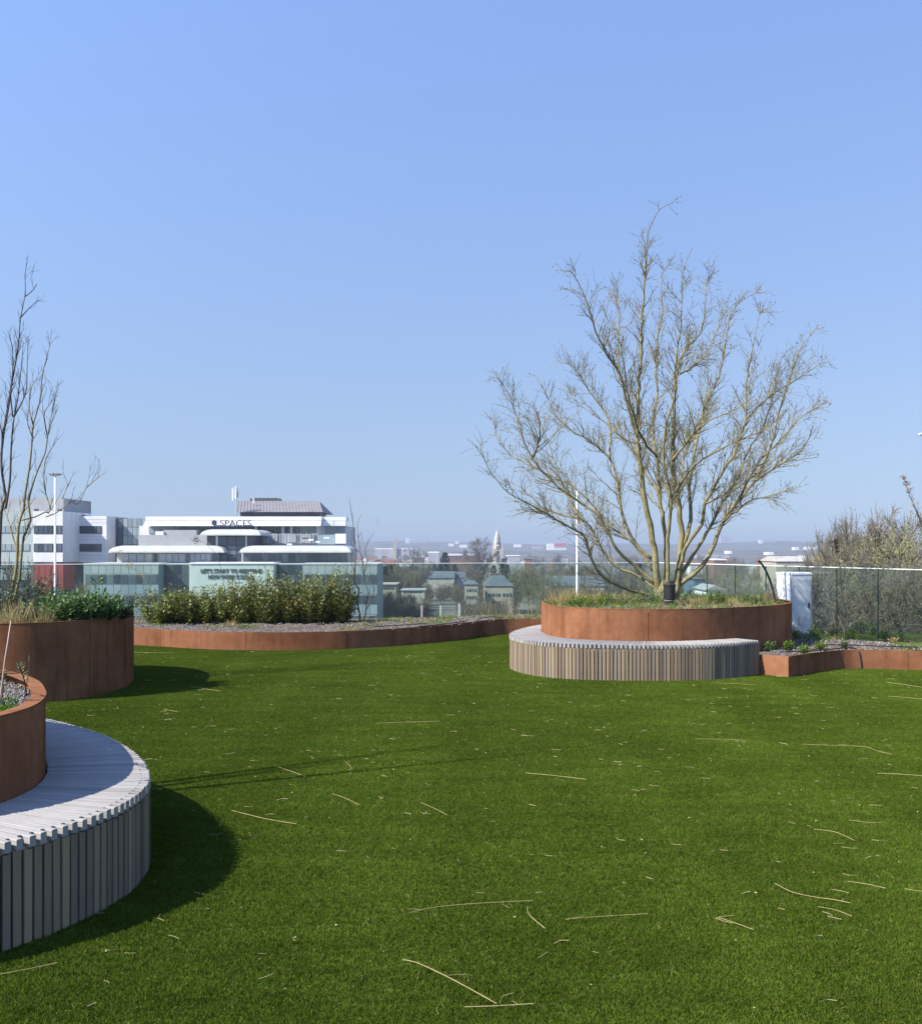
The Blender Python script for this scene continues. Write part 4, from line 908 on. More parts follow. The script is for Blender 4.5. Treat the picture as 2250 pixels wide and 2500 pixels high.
straw('slanting straw stalk beside the arrow shaped one', [(1752,2240),(1795,2254),(1838,2270)], .002)
straw('straw stalk lying near the far left planter shadow', [(325,1592),(380,1594),(425,1594)], .003)
straw('small straw stalk on the turf near the far planter shadow', [(400,1731),(428,1737),(436,1737)], .0025)
straw('two tone straw stalk near the tip of the planter shadow', [(465,1676),(500,1682),(537,1687)], .0025)
straw('curved straw stalk at the lower right of the lawn near the edge', [(1995,2024+190),(2040,2222),(2080,2238)], .0018)
rr = random.Random(44); mb = MB()
for _ in range(560):
    y = 2.9 + 12.5 * rr.random() ** .8; x = rr.uniform(-.46, .47) * y
    a = rr.gauss(0, .8); l = abs(rr.gauss(.03,.03)) + .012; d = Vector((math.cos(a), math.sin(a), 0)); p = Vector((x, y, .017)); b = Vector((-d.y, d.x, 0)) * rr.gauss(0,.25) * l
    mb.tube([p, p + d*l*.5 + b, p + d*l + b*.4], .0007 + .0001*y, 3, True)
for _ in range(150):
    y = 2.9 + 12 * rr.random() ** .8; x = rr.uniform(-.46, .47) * y; p = Vector((x, y, .017)); s = rr.uniform(.003,.006) + .0002*y
    mb.add([(p.x-s,p.y,p.z),(p.x,p.y-s,p.z),(p.x+s,p.y,p.z),(p.x,p.y+s,p.z),(p.x,p.y,p.z+s*.7)], [(0,1,4),(1,2,4),(2,3,4),(3,0,4)])
for _ in range(5):   pass
lt = solo('turf_litter', mb, M['pale'], 'tiny dry leaf and straw scraps scattered over the turf', None); lt['kind'] = 'stuff'
#CITY
# ------------------------------------------------------------------ the city beyond the glass
M['white'] = mat('white_cladding', (.58,.59,.60), (.68,.69,.70), scale=.4, rough=.5)
M['offwhite'] = mat('pale_mint_render', (.50,.56,.53), (.58,.63,.60), scale=.3, rough=.6)
M['teal'] = mat('teal_cladding', (.27,.32,.32), (.34,.39,.385), scale=.25, rough=.4, stretch=(1,1,4), rnd=('object', [(.26,.31,.31),(.37,.42,.41),(.31,.365,.36)], .6))
M['teal2'] = mat('blue_grey_cladding', (.20,.27,.30), (.26,.33,.36), scale=.25, rough=.4, rnd=('object', [(.18,.25,.28),(.28,.35,.38),(.23,.30,.33)], .6))
M['grey'] = mat('grey_cladding', (.27,.28,.28), (.33,.34,.34), scale=.4, rough=.6)
M['greyroof'] = mat('grey_mauve_roof', (.185,.172,.172), (.225,.21,.208), scale=.5, rough=.6)
M['darkgrey'] = mat('dark_grey_metal', (.06,.065,.075), (.09,.095,.11), scale=.5, rough=.5)
M['red'] = mat('red_cladding', (.26,.045,.04), (.34,.07,.06), scale=.4, rough=.6)
M['canopy'] = mat('pale_canopy', (.36,.385,.36), (.45,.465,.44), scale=.5, rough=.45)
M['pane'] = mat('window_pane', (.035,.05,.07), (.06,.08,.10), scale=.3, rough=.08, spec=.6, rnd=('object', [(.02,.03,.045),(.06,.085,.11),(.035,.05,.07),(.14,.18,.20),(.05,.06,.075),(.03,.045,.06)], .85))
M['palepane'] = mat('pale_glass_pane', (.18,.23,.25), (.25,.30,.31), scale=.3, rough=.1, spec=.6, rnd=('object', [(.14,.19,.21),(.26,.31,.32),(.20,.24,.26),(.30,.33,.33)], .8))
M['blind'] = mat('window_blind', (.30,.33,.37), (.36,.39,.43), scale=.5, rough=.5, rnd=('object', [(.25,.28,.33),(.36,.39,.43),(.30,.33,.37)], .8))
M['letters'] = mat('dark_letters', (.025,.03,.05), (.03,.035,.055), scale=3, rough=.5)
M['greenletters'] = mat('grey_green_letters', (.045,.06,.056), (.055,.07,.065), scale=3, rough=.6)
M['brick'] = mat('brick_red_wall', (.15,.08,.06), (.20,.11,.085), scale=.8, rough=.85)
M['redroof'] = mat('red_tile_roof', (.13,.058,.042), (.19,.09,.066), scale=.6, rough=.8)
M['tealroof'] = mat('weathered_teal_roof', (.085,.102,.108), (.125,.142,.148), scale=.15, rough=.6)
M['cream'] = mat('cream_wall', (.30,.275,.22), (.38,.35,.28), scale=.4, rough=.8)
M['stone'] = mat('pale_stone', (.34,.315,.27), (.46,.43,.375), scale=.25, rough=.85, stretch=(1,1,2))
M['slate'] = mat('slate_roof', (.07,.08,.10), (.11,.12,.14), scale=.5, rough=.7)
M['blue'] = mat('blue_shed_cladding', (.07,.13,.20), (.10,.17,.25), scale=.5, rough=.5)
M['farwhite'] = mat('far_white_wall', (.62,.62,.62), (.75,.75,.75), scale=.1, rough=.8)
M['fargrey'] = mat('far_grey_wall', (.28,.28,.30), (.36,.36,.38), scale=.1, rough=.8)
M['farred'] = mat('far_red_wall', (.42,.06,.10), (.5,.09,.14), scale=.1, rough=.8)

def pbox(name, x0, y0, x1, y1, D, depth, m, parent=None, mb=None):
    a = at(x0, y0, D); b = at(x1, y1, D); own = mb is None; mb = mb or MB()
    mb.box(a.x, b.x, D, D + depth, b.z, a.z)
    return part(name, mb, m, parent) if own else mb
def panes(x0, x1, y0, y1, D, n, rows, parent, m, gap=1.6, name='window_pane', vary=True):
    w = (x1 - x0) / n; h = (y1 - y0) / rows
    for i in range(n):
        for j in range(rows):
            pbox(name, x0 + i*w + gap/2, y0 + j*h + gap/2, x0 + (i+1)*w - gap/2, y0 + (j+1)*h - gap/2, D, .12, m, parent)
def letters(name, body, x0, x1, ybase, ycap, D, m, parent):
    cu = bpy.data.curves.new(name, 'FONT'); cu.body = body; cu.extrude = .04; cu.offset = .018; tmp = bpy.data.objects.new(name, cu); COL.objects.link(tmp)
    bpy.context.view_layer.update(); dg = bpy.context.evaluated_depsgraph_get(); me = bpy.data.meshes.new_from_object(tmp.evaluated_get(dg)); bpy.data.objects.remove(tmp)
    X = [v.co.x for v in me.vertices]; Y = [v.co.y for v in me.vertices]
    p0 = at(x0, ybase, D); p1 = at(x1, ycap, D); sx = (p1.x - p0.x) / (max(X) - min(X)); sz = (p1.z - p0.z) / max(Y); mx = min(X)
    for v in me.vertices: v.co = Vector((p0.x + (v.co.x - mx) * sx, D - v.co.z, p0.z + v.co.y * sz))
    me.name = name; me.materials.clear(); me.materials.append(m); return link(name, me, parent)

def office():
    GB = GZ
    def body(name, x0, y0, x1, D, depth, m, parent, yb=None):
        a = at(x0, y0, D); b = at(x1, y0, D); mb = MB(); mb.box(a.x, b.x, D, D + depth, GB if yb is None else at(0, yb, D).z, a.z); return part(name, mb, m, parent)
    # --- white office wing at the left
    w = thing('office_building', tuple(at(150,1336,180).xy) + (GZ,), 'white office block with grey penthouse and dark window bands behind the forked tree', 'building')
    body('front_wing', 80, 1248, 153, 178, 14, M['white'], w, 1372); body('side_wing', 153.5, 1260, 260, 186, 12, M['white'], w, 1373)
    body('penthouse', -60, 1216, 155, 188, 14, M['grey'], w, 1255); body('rear_block', -160, 1250, 79.5, 186, 14, M['teal'], w)
    for y in (1283, 1327):
        pbox('window_band', 82, y, 152, y + 20, 177.94, .05, M['darkgrey'], w); panes(83, 151, y + .6, y + 19.4, 177.85, 6, 1, w, M['pane'])
        pbox('window_band', 160, y + 1, 248, y + 20, 185.94, .05, M['darkgrey'], w); panes(161, 247, y + 1.6, y + 19.4, 185.85, 8, 1, w, M['pane'])
        panes(-60, 72, y, y + 18, 185.85, 9, 1, w, M['palepane'])
    panes(-60, 72, 1370, 1388, 185.85, 9, 1, w, M['palepane']); panes(-60, 72, 1415, 1434, 185.85, 9, 1, w, M['pane'])
    for y in (1268, 1276, 1310, 1318, 1356, 1364):        # cladding joints of the white bands
        pbox('cladding_joint', 153.8, y, 259.5, y + .5, 185.97, .05, M['grey'], w)
    body('base_storey', 78, 1373, 262, 187, 10, M['darkgrey'], w)
    for x in (83, 140, 166, 183, 201): pbox('roof_vent', x, 1242 if x < 150 else 1257, x + 6, 1249 if x < 150 else 1261, 183 if x < 150 else 187, 1, M['darkgrey'], w)
    r = thing('red_annex', tuple(at(120,1336,172).xy) + (GZ,), 'dark red clad annex below the white office block', 'building')
    body('wall', 80, 1379, 156, 172, 5, M['red'], r, 1441); body('base', 84, 1441.5, 152, 172.6, 4, M['darkgrey'], r)
    for k in range(5): pbox('cladding_panel', 81 + k*15, 1380, 94.5 + k*15, 1440, 171.9, .09, M['red'], r)
    a = thing('glass_atrium', tuple(at(300,1336,190).xy) + (GZ,), 'dark and pale glazed atrium between the white block and the signed office', 'building')
    body('core', 258, 1266, 360, 191, 8, M['darkgrey'], a)
    panes(260.5, 300, 1268, 1372, 190.8, 3, 5, a, M['pane'], 1.0); panes(300.5, 357, 1266, 1372, 190.8, 5, 5, a, M['palepane'], 1.0)
    # --- the signed office
    o = thing('office_building', tuple(at(560,1336,175).xy) + (GZ,), 'large white and teal office building with dark SPACES rooftop sign and curved canopies', 'building')
    body('main_block', 340, 1284, 845, 187, 16, M['white'], o)
    pbox('fascia', 355, 1261, 785, 1271, 184.6, 3, M['white'], o); pbox('fascia', 785.5, 1262, 845, 1271, 186, 3, M['white'], o)
    for i in range(13):                                    # sloped canopy sheets below the fascia
        x0 = 355 + i * 33.1; x1 = x0 + 32.0; p = at(x0,1272,184.6); q = at(x1,1272,184.6); z1 = at(0,1284,183.4).z
        mb = MB(); mb.add([(p.x,184.6,p.z),(q.x,184.6,p.z),(q.x,183.4,z1),(p.x,183.4,z1),(p.x,186.9,p.z),(q.x,186.9,p.z),(q.x,186.9,z1),(p.x,186.9,z1)], [(0,3,2,1),(0,1,5,4),(3,7,6,2),(0,4,7,3),(1,2,6,5)]); part('canopy_sheet', mb, M['white'], o)
    for i in range(2): pbox('canopy_sheet', 787 + i*29, 1272, 815 + i*29, 1284, 185.6, 1.3, M['white'], o)
    panes(362, 440, 1285, 1303, 186.85, 5, 1, o, M['palepane']); panes(440, 620, 1285, 1303, 186.85, 10, 1, o, M['pane']); panes(628, 686, 1285, 1303, 186.85, 4, 1, o, M['pane']); panes(694, 708, 1285, 1303, 186.85, 1, 1, o, M['pane']); panes(714, 734, 1285, 1303, 186.85, 1, 1, o, M['pane']); panes(735, 772, 1285, 1303, 186.85, 2, 1, o, M['palepane']); panes(792, 842, 1285, 1303, 186.85, 3, 1, o, M['palepane'])
    for x in (622, 689, 709, 774): pbox('column', x, 1284.5, x + 4, 1305, 184.9, .4, M['white'], o)
    # roof storey
    body('roof_storey', 586, 1249, 780, 190, 9, M['darkgrey'], o, 1263)
    e0 = at(579,1250,189); e1 = at(787,1250,189); r0 = at(582,1223,197); r1 = at(779,1223,197); mb = MB()
    mb.add([(e0.x,189,e0.z),(e1.x,189,e1.z),(r1.x,197,r1.z),(r0.x,197,r0.z),(e0.x,205,e0.z),(e1.x,205,e1.z)], [(0,1,2,3),(3,2,5,4),(0,3,4),(1,5,2),(0,4,5,1)]); part('roof', mb, M['greyroof'], o)
    ns = 26
    for i in range(ns + 1):
        t = i / ns; a_ = Vector(e0).lerp(e1, t); b_ = Vector(r0).lerp(r1, t); mb = MB(); mb.tube([a_ + Vector((0,-.03,.04)), b_ + Vector((0,-.03,.04))], .05, 4); part('roof_seam', mb, M['greyroof'], o)
    pbox('roof_unit', 610, 1217, 683, 1225, 197.5, 2, M['darkgrey'], o); pbox('vent_pipe', 617, 1216, 620, 1229, 193, .3, M['white'], o)
    for k in range(6): pbox('unit_fan', 620 + k*10, 1215.5, 627 + k*10, 1217, 198, 1, M['darkgrey'], o)
    m = thing('antenna_mast', tuple(at(577,1262,188).xy) + (at(0,1262,188).z,), 'thin mobile antenna mast with white panels on the signed office roof', 'antenna')
    mb = MB(); mb.tube([at(577,1264,188), at(577,1192,188)], .13, 6); part('pole', mb, M['grey'], m)
    pbox('antenna_panel', 566, 1191, 569.5, 1222, 188, .2, M['white'], m); pbox('antenna_panel', 573, 1187, 576.5, 1219, 187.5, .2, M['white'], m); pbox('antenna_panel', 578.5, 1190, 581, 1215, 188.6, .2, M['grey'], m); pbox('bracket', 568, 1218, 578, 1220, 188.2, .1, M['grey'], m)
    # grey plant room and boxes on the roof
    body('plant_room', 338, 1306, 505, 180, 6.5, M['grey'], o, 1334); pbox('plant_box', 399, 1294, 480, 1305.8, 182, 3, M['grey'], o); pbox('plant_box', 379, 1297, 399, 1305.8, 181.6, 2, M['white'], o)
    # curved canopies
    def canopy(x0, x1, yt, yb, D, depth, rpx):
        a_ = at(x0, yb, D); b_ = at(x1, yt, D); r_ = rpx / F * D; zb = a_.z; h = b_.z - a_.z; mb = MB(); K = 6; rows = []
        for k in range(K + 1):
            ph = math.pi / 2 * k / K; y = D + 2.2 * (1 - math.sin(ph)) if False else D + h * 1.3 * (1 - math.cos(ph)); z = zb + h * math.sin(ph); ins = r_ * (1 - math.cos(ph))
            rows.append((a_.x + ins, b_.x - ins, y, D + depth - h * 1.3 * (1 - math.cos(ph)), z))
        for (xa, xb, ya, yb_, z) in rows: mb.v += [(xa,ya,z),(xb,ya,z),(xb,yb_,z),(xa,yb_,z)]
        for k in range(K):
            for j in range(4): mb.f.append((k*4+j, k*4+(j+1)%4, k*4+4+(j+1)%4, k*4+4+j)); mb.m.append(0)
        mb.f += [(3,2,1,0),(K*4,K*4+1,K*4+2,K*4+3)]; mb.m += [0,0]; part('curved_canopy', mb, M['canopy'], o)
    canopy(264, 547, 1332, 1349, 170.6, 14, 34); canopy(584, 857, 1332, 1349, 170.6, 14, 34); canopy(488, 636, 1292, 1307, 172.4, 13, 28)
    # glazed stair tower below the small canopy
    body('stair_tower', 506, 1308, 621, 174, 9, M['darkgrey'], o); panes(532, 599, 1309, 1378, 173.85, 3, 3, o, M['pane']); pbox('tower_pier', 527, 1308, 531, 1378, 173.7, .2, M['white'], o); pbox('tower_pier', 599.5, 1308, 602, 1378, 173.7, .2, M['white'], o)
    # recessed upper storey
    body('upper_storey', 285, 1349.5, 530, 172.6, 8, M['canopy'], o); body('upper_storey', 590, 1349.5, 852, 172.6, 8, M['canopy'], o)
    panes(296, 352, 1351, 1373, 172.4, 3, 1, o, M['blind']); panes(357, 372, 1351, 1374, 172.4, 1, 1, o, M['canopy']); panes(374, 384, 1351, 1374, 172.4, 1, 1, o, M['pane']); panes(390, 452, 1351, 1374, 172.4, 4, 1, o, M['blind']); panes(453, 463, 1351, 1374, 172.4, 1, 1, o, M['pane']); panes(464, 515, 1351, 1374, 172.4, 4, 1, o, M['blind']); panes(516, 530, 1351, 1374, 172.4, 1, 1, o, M['pane'])
    panes(592, 848, 1351, 1374, 172.4, 16, 1, o, M['pane'])
    # roof terrace bits behind the right canopy
    pbox('terrace_parapet', 621, 1304, 654, 1326, 181, 2, M['white'], o); pbox('terrace_parapet', 818, 1303, 844, 1327, 181, 2, M['white'], o); pbox('terrace_parapet', 775, 1306, 817, 1329, 183, 1.5, M['teal2'], o)
    rr = random.Random(6)
    for k in range(16):
        x = 656 + k * 7.4; pbox('screen_panel', x, 1303 + rr.uniform(-1,1), x + 6.6, 1326 + rr.uniform(-2,2), 180 + rr.uniform(0,.6), .2, rr.choice([M['grey'], M['blind'], M['grey']]), o)
    for x, y in ((665,1321),(738,1312),(752,1316),(790,1311),(700,1327),(770,1321)): pbox('terrace_furniture', x, y, x + rr.uniform(8,15), y + 4, 178, 1, rr.choice([M['darkgrey'], M['white'], M['white']]), o)
    # lower wings
    for x0, x1, np_ in ((204, 387, 10), (739, 921, 10)):
        body('lower_wing', x0, 1379, x1, 165, 12, M['teal2'], o); pbox('roof_edge', x0 - 1, 1375, x1 + 1, 1378.8, 164.8, 12.4, M['canopy'], o)
        panes(x0, x1, 1380, 1401.5, 164.85, np_, 1, o, M['teal'], .9, 'fascia_panel'); panes(x0, x1, 1427, 1451, 164.85, np_, 1, o, M['teal2'], .9, 'spandrel_panel'); panes(x0, x1, 1476, 1501, 164.85, np_, 1, o, M['teal2'], .9, 'spandrel_panel')
        for y in (1402, 1452, 1502): pbox('window_frame', x0 + 2, y - .3, x1 - 3, y + 24.3, 164.9, .09, M['canopy'], o); panes(x0 + 3, x1 - 4, y, y + 24, 164.8, np_, 1, o, M['pane'], 2.6)
    # glazed links with white mullions
    for x0, x1 in ((388.5, 461), (669, 738)):
        body('glazed_link', x0, 1376, x1, 168, 6, M['canopy'], o); panes(x0, x1, 1378, 1530, 167.85, 4, 6, o, M['pane'], 1.5)
    body('slogan_wall', 462, 1376, 668, 165.5, 8, M['offwhite'], o); pbox('wall_cap', 461.5, 1373.5, 668.5, 1375.8, 165.3, 8, M['white'], o)
    letters('slogan_lettering', "LET'S START TO REDEFINE", 490, 638, 1398.5, 1388.5, 165.4, M['greenletters'], o); letters('slogan_lettering', 'HOW WORK IS DONE.', 508, 620, 1413, 1403, 165.4, M['greenletters'], o)
    # rooftop sign
    s = letters('sign_lettering', 'SPACES', 537, 614, 1284, 1270, 183.2, M['letters'], o)
    c = at(523, 1276.5, 183.2); rs = 7.3 / F * 183.2; mb = MB(); mb.v = [(c.x + rs*math.sin(k*math.pi/3), 183.2 + d, c.z + rs*math.cos(k*math.pi/3)) for d in (-.1, .1) for k in range(6)]
    mb.f = [(0,1,2,3,4,5),(11,10,9,8,7,6)] + [(k,6+k,6+(k+1)%6,(k+1)%6) for k in range(6)]; mb.m = [0]*8; part('sign_hexagon', mb, M['letters'], o)
    pbox('sign_rail', 518, 1284.6, 614, 1286.2, 183.2, .15, M['letters'], o)
office()

def building(name, label, x0, x1, ye, D, depth, wall, roof=None, rise=0, kind='gable', win=None, cat='building', group=None, yb=None, pm=None):
    """eaves row ye at distance D; kind: gable (ridge across the view), hip, front (gable facing us), flat"""
    a = at(x0, ye, D); b = at(x1, ye, D); z0 = GZ if yb is None else at(0, yb, D).z
    root = thing(name, ((a.x+b.x)/2, D, z0), label, cat, group); mb = MB(); mb.box(a.x, b.x, D, D+depth, z0, a.z); part('wall', mb, wall, root)
    if roof is not None:
        h = rise / F * D; e = .35 if D < 900 else 0; X0, X1, Y0, Y1, z = a.x - e, b.x + e, D - e, D + depth + e, a.z + .02; mb = MB(); ym = (Y0+Y1)/2; xm = (X0+X1)/2
        if kind == 'gable': V = [(X0,Y0,z),(X1,Y0,z),(X1,Y1,z),(X0,Y1,z),(X0,ym,z+h),(X1,ym,z+h)]; Fc = [(0,1,5,4),(2,3,4,5),(0,4,3),(1,2,5),(3,2,1,0)]
        elif kind == 'hip': i = min((X1-X0)*.3, depth*.5); V = [(X0,Y0,z),(X1,Y0,z),(X1,Y1,z),(X0,Y1,z),(X0+i,ym,z+h),(X1-i,ym,z+h)]; Fc = [(0,1,5,4),(2,3,4,5),(0,4,3),(1,2,5),(3,2,1,0)]
        elif kind == 'front': V = [(X0,Y0,z),(X1,Y0,z),(X1,Y1,z),(X0,Y1,z),(xm,Y0,z+h),(xm,Y1,z+h)]; Fc = [(0,4,5,3),(1,2,5,4),(0,1,4),(2,3,5),(3,2,1,0)]
        else: V = [(X0,Y0,z),(X1,Y0,z),(X1,Y1,z),(X0,Y1,z),(X0,Y0,z+h),(X1,Y0,z+h),(X1,Y1,z+h),(X0,Y1,z+h)]; Fc = [(0,1,5,4),(1,2,6,5),(2,3,7,6),(3,0,4,7),(4,5,6,7)]
        mb.add(V, Fc); part('roof', mb, roof, root)
        if kind == 'front':
            mb = MB(); mb.add([(a.x,D,a.z+.05),(b.x,D,a.z+.05),((a.x+b.x)/2,D-.05 if False else D,a.z+h*.93)], [(0,1,2)]); 
    if win:
        for (wx0, wx1, wy0, wy1, n, rows) in win: panes(wx0, wx1, wy0, wy1, D - .1, n, rows, root, pm or M['pane'], 2.4, 'window')
    return root
building('civic_building', 'cream building with hipped teal roof seen through the glass left of the tree', 1134, 1166, 1427, 330, 14, M['cream'], M['tealroof'], 9, 'hip', [(1137,1164,1437,1446,4,1),(1137,1164,1454,1464,4,1),(1137,1164,1474,1484,4,1)])
building('civic_building', 'wide cream building with long teal hipped roof beside its smaller twin', 1183, 1252, 1431, 344, 22, M['cream'], M['tealroof'], 24, 'hip', [(1192,1222,1448,1458,4,1),(1192,1222,1466,1476,4,1),(1226,1250,1448,1458,3,1)])
building('long_building', 'long low building with pale teal roof behind the bare trees left of the white mast', 1342, 1475, 1431, 300, 20, M['stone'], M['tealroof'], 23, 'gable', [(1346,1470,1440,1450,10,1)])
building('long_building', 'long grey roofed building with white eaves in the wooded middle distance', 1044, 1108, 1411, 470, 26, M['stone'], M['tealroof'], 15, 'gable', [(1048,1104,1412.5,1416.5,7,1)])
building('low_building', 'dark roofed building right of the long grey roof', 1109, 1134, 1411, 480, 20, M['fargrey'], M['slate'], 14, 'gable')
building('terrace_house', 'cream flat roofed row behind the teal office corner', 924, 966, 1428, 250, 12, M['cream'], M['cream'], 2, 'flat', [(928,962,1433,1440,5,1)])
building('low_building', 'pale low building row left of the car park', 980, 1036, 1442, 300, 12, M['stone'], M['grey'], 2, 'flat', [(984,1030,1443,1449,6,1)])
building('house', 'white gabled house with red roof above the balustrade near the small bare tree', 903, 935, 1375, 420, 10, M['farwhite'], M['redroof'], 9, 'front', [(911,920,1379,1384,2,1)], 'house')
building('house', 'long red roofed house behind the white gable', 936, 962, 1374, 460, 9, M['brick'], M['redroof'], 8, 'gable', None, 'house')
building('brick_building', 'long reddish brick building with pale eaves left of the church', 1093, 1160, 1357, 760, 24, M['brick'], M['fargrey'], 5, 'gable', [(1097,1156,1361,1366,8,1)])
building('low_building', 'flat white roofed block in front of the dark conifer', 1044, 1072, 1350, 900, 20, M['fargrey'], M['farwhite'], 3, 'flat')
building('slab_building', 'long pale slab building with a tall thin tower on the far slope', 915, 1008, 1341, 1600, 40, M['fargrey'], M['farwhite'], 2.5, 'flat')
building('tower_block', 'tall thin pale tower standing on the long slab building', 959, 967.5, 1315, 1596, 6, M['cream'], None)
building('brick_building', 'square brown brick building with flat roof right of the tree trunk', 1742, 1772, 1368, 520, 20, M['brick'], M['farwhite'], 3, 'flat', [(1745,1770,1372,1378,4,1)])
building('house', 'red roofed houses on the slope left of the pale hall', 1862, 1900, 1371, 600, 14, M['brick'], M['redroof'], 9, 'gable', None, 'house')
building('hall', 'cream hall with pale pitched roof and white windows beyond the cabinet', 1894, 1985, 1371, 300, 16, M['cream'], M['stone'], 12, 'gable', [(1915,1980,1372.5,1378,9,1)], pm=M['palepane'])
building('house', 'red tiled house left below the big bare tree at right', 2016, 2048, 1370, 300, 8, M['brick'], M['redroof'], 9, 'gable', [(2020,2044,1373,1379,3,1)], 'house')
building('house', 'red tiled house with long roof under the big bare trees', 2050, 2082, 1372, 320, 8, M['brick'], M['redroof'], 8, 'gable', None, 'house')
building('house', 'red tiled house at the right beneath the rook nests', 2108, 2158, 1373, 280, 8, M['brick'], M['redroof'], 9, 'gable', [(2114,2150,1376,1382,4,1)], 'house')
building('shed', 'blue clad box building right of the tree trunk', 1694, 1721, 1414, 180, 8, M['blue'], M['slate'], 1, 'flat', [(1698,1716,1424,1432,2,1)], 'shed')
building('shed', 'white gabled shed showing over the plants right of the blue building', 1724, 1768, 1441, 150, 8, M['farwhite'], M['grey'], 12, 'front', None, 'shed')
building('brick_building', 'orange brick house end with dark roof right of the church', 1282, 1300, 1365, 620, 12, M['brick'], M['slate'], 4, 'gable', None)
building('long_building', 'long flat pale roof among the trees right of the church', 1240, 1268, 1358, 800, 30, M['fargrey'], M['farwhite'], 1.5, 'flat')
building('low_building', 'grey green terraces of buildings far right behind the glass', 1960, 2090, 1402, 210, 10, M['grey'], M['tealroof'], 10, 'gable', [(1965,2085,1406,1414,10,1)])
building('house', 'small white house seen through the third glass panel from the right', 2044, 2064, 1441, 150, 6, M['farwhite'], M['slate'], 8, 'front', [(2049,2060,1446,1453,2,1)], 'house')
building('shed', 'low mint green shed behind the weeds right of the cabinet', 1990, 2022, 1488, 120, 6, mat('mint_sheet', (.33,.47,.42), (.40,.54,.48), scale=.6, rough=.6), M['grey'], 5, 'gable', None, 'shed')
building('brick_building', 'low red brown brick building deep behind the right glass', 2045, 2075, 1483, 130, 6, M['brick'], M['slate'], 4, 'gable', [(2048,2073,1488,1496,4,1)])
# pieces on the far hill, each a block of its own
rr = random.Random(12)
far = [(990,996,1314,'white slab tower on the far ridge left of centre','farwhite'),(997.5,1001,1316,'thin white tower on the far ridge','farwhite'),(1004,1020,1321,'pale blocks on the ridge behind the thin tower','fargrey'),(1021,1042,1319,'long grey block on the ridge','fargrey'),(1094,1107,1327,'bright white building on the far slope','farwhite'),(1110,1120,1321,'tall pale block with pylons on the ridge','farwhite'),(1121,1140,1330,'long low white building on the far slope','farwhite'),
       (1255,1272,1329,'white hall on the far slope right of the church','farwhite'),(1300,1326,1333,'pale long hall on the far slope','fargrey'),(1760,1772,1310,'left half of a twin tower block on the ridge','fargrey'),(1773,1784,1311,'right half of a twin tower block on the ridge','fargrey'),(1855,1862,1318.5,'small white water tower on the right ridge','farwhite'),(1863,1892,1318,'long dark block on the right ridge','fargrey'),(1940,1950,1336,'white building on the right slope','farwhite'),(1968,1994,1335,'pair of long white halls on the right slope','farwhite'),(1778,1786,1345,'white hall on the middle slope','farwhite'),(1875,1888,1348,'white building over the red roofs on the slope','farwhite'),(1700,1780,1355,'very long pale hall on the middle slope','fargrey')]
for x0, x1, y, lab, m in far:
    D = 4080 if y < 1325 else (2500 if y < 1340 else 1560); building('distant_building', lab, x0, x1, y, D, 25, M[m], None, 0, 'flat', None, 'building', yb=y + (16 if 'tower' in lab else 7))
rt = building('distant_building', 'white and crimson block on the far slope left of the white mast', 1336, 1352, 1327, 2450, 25, M['farwhite'], yb=1343); pbox('crimson_wing', 1352.3, 1326.5, 1382, 1334, 2448, 25, M['farred'], rt); pbox('white_band', 1352.3, 1334.2, 1382, 1337, 2449, 25, M['farwhite'], rt); pbox('lower_storey', 1352.3, 1337.2, 1382, 1343, 2450, 25, M['farwhite'], rt)
for i in range(44):
    x = rr.choice([rr.uniform(900,1700), rr.uniform(1650,2020), rr.uniform(860,1000)]); D = rr.uniform(650, 1500); y = HZ + rr.uniform(17.5, 21.5) / D * F * .78
    w_ = rr.uniform(6, 14) / D * F; k = rr.choice(['redroof','redroof','slate','fargrey']); 
    building('distant_house', {'redroof': 'small red roofed house in the hazy valley', 'slate': 'small slate roofed house in the hazy valley', 'fargrey': 'small grey roofed house in the hazy valley'}[k], x - w_/2, x + w_/2, y, D, 9, M[rr.choice(['brick','cream','farwhite','stone'])], M[k], rr.uniform(2.4,3.4) / D * F, rr.choice(['gable','gable','hip']), None, 'house', 'small houses in the hazy valley')

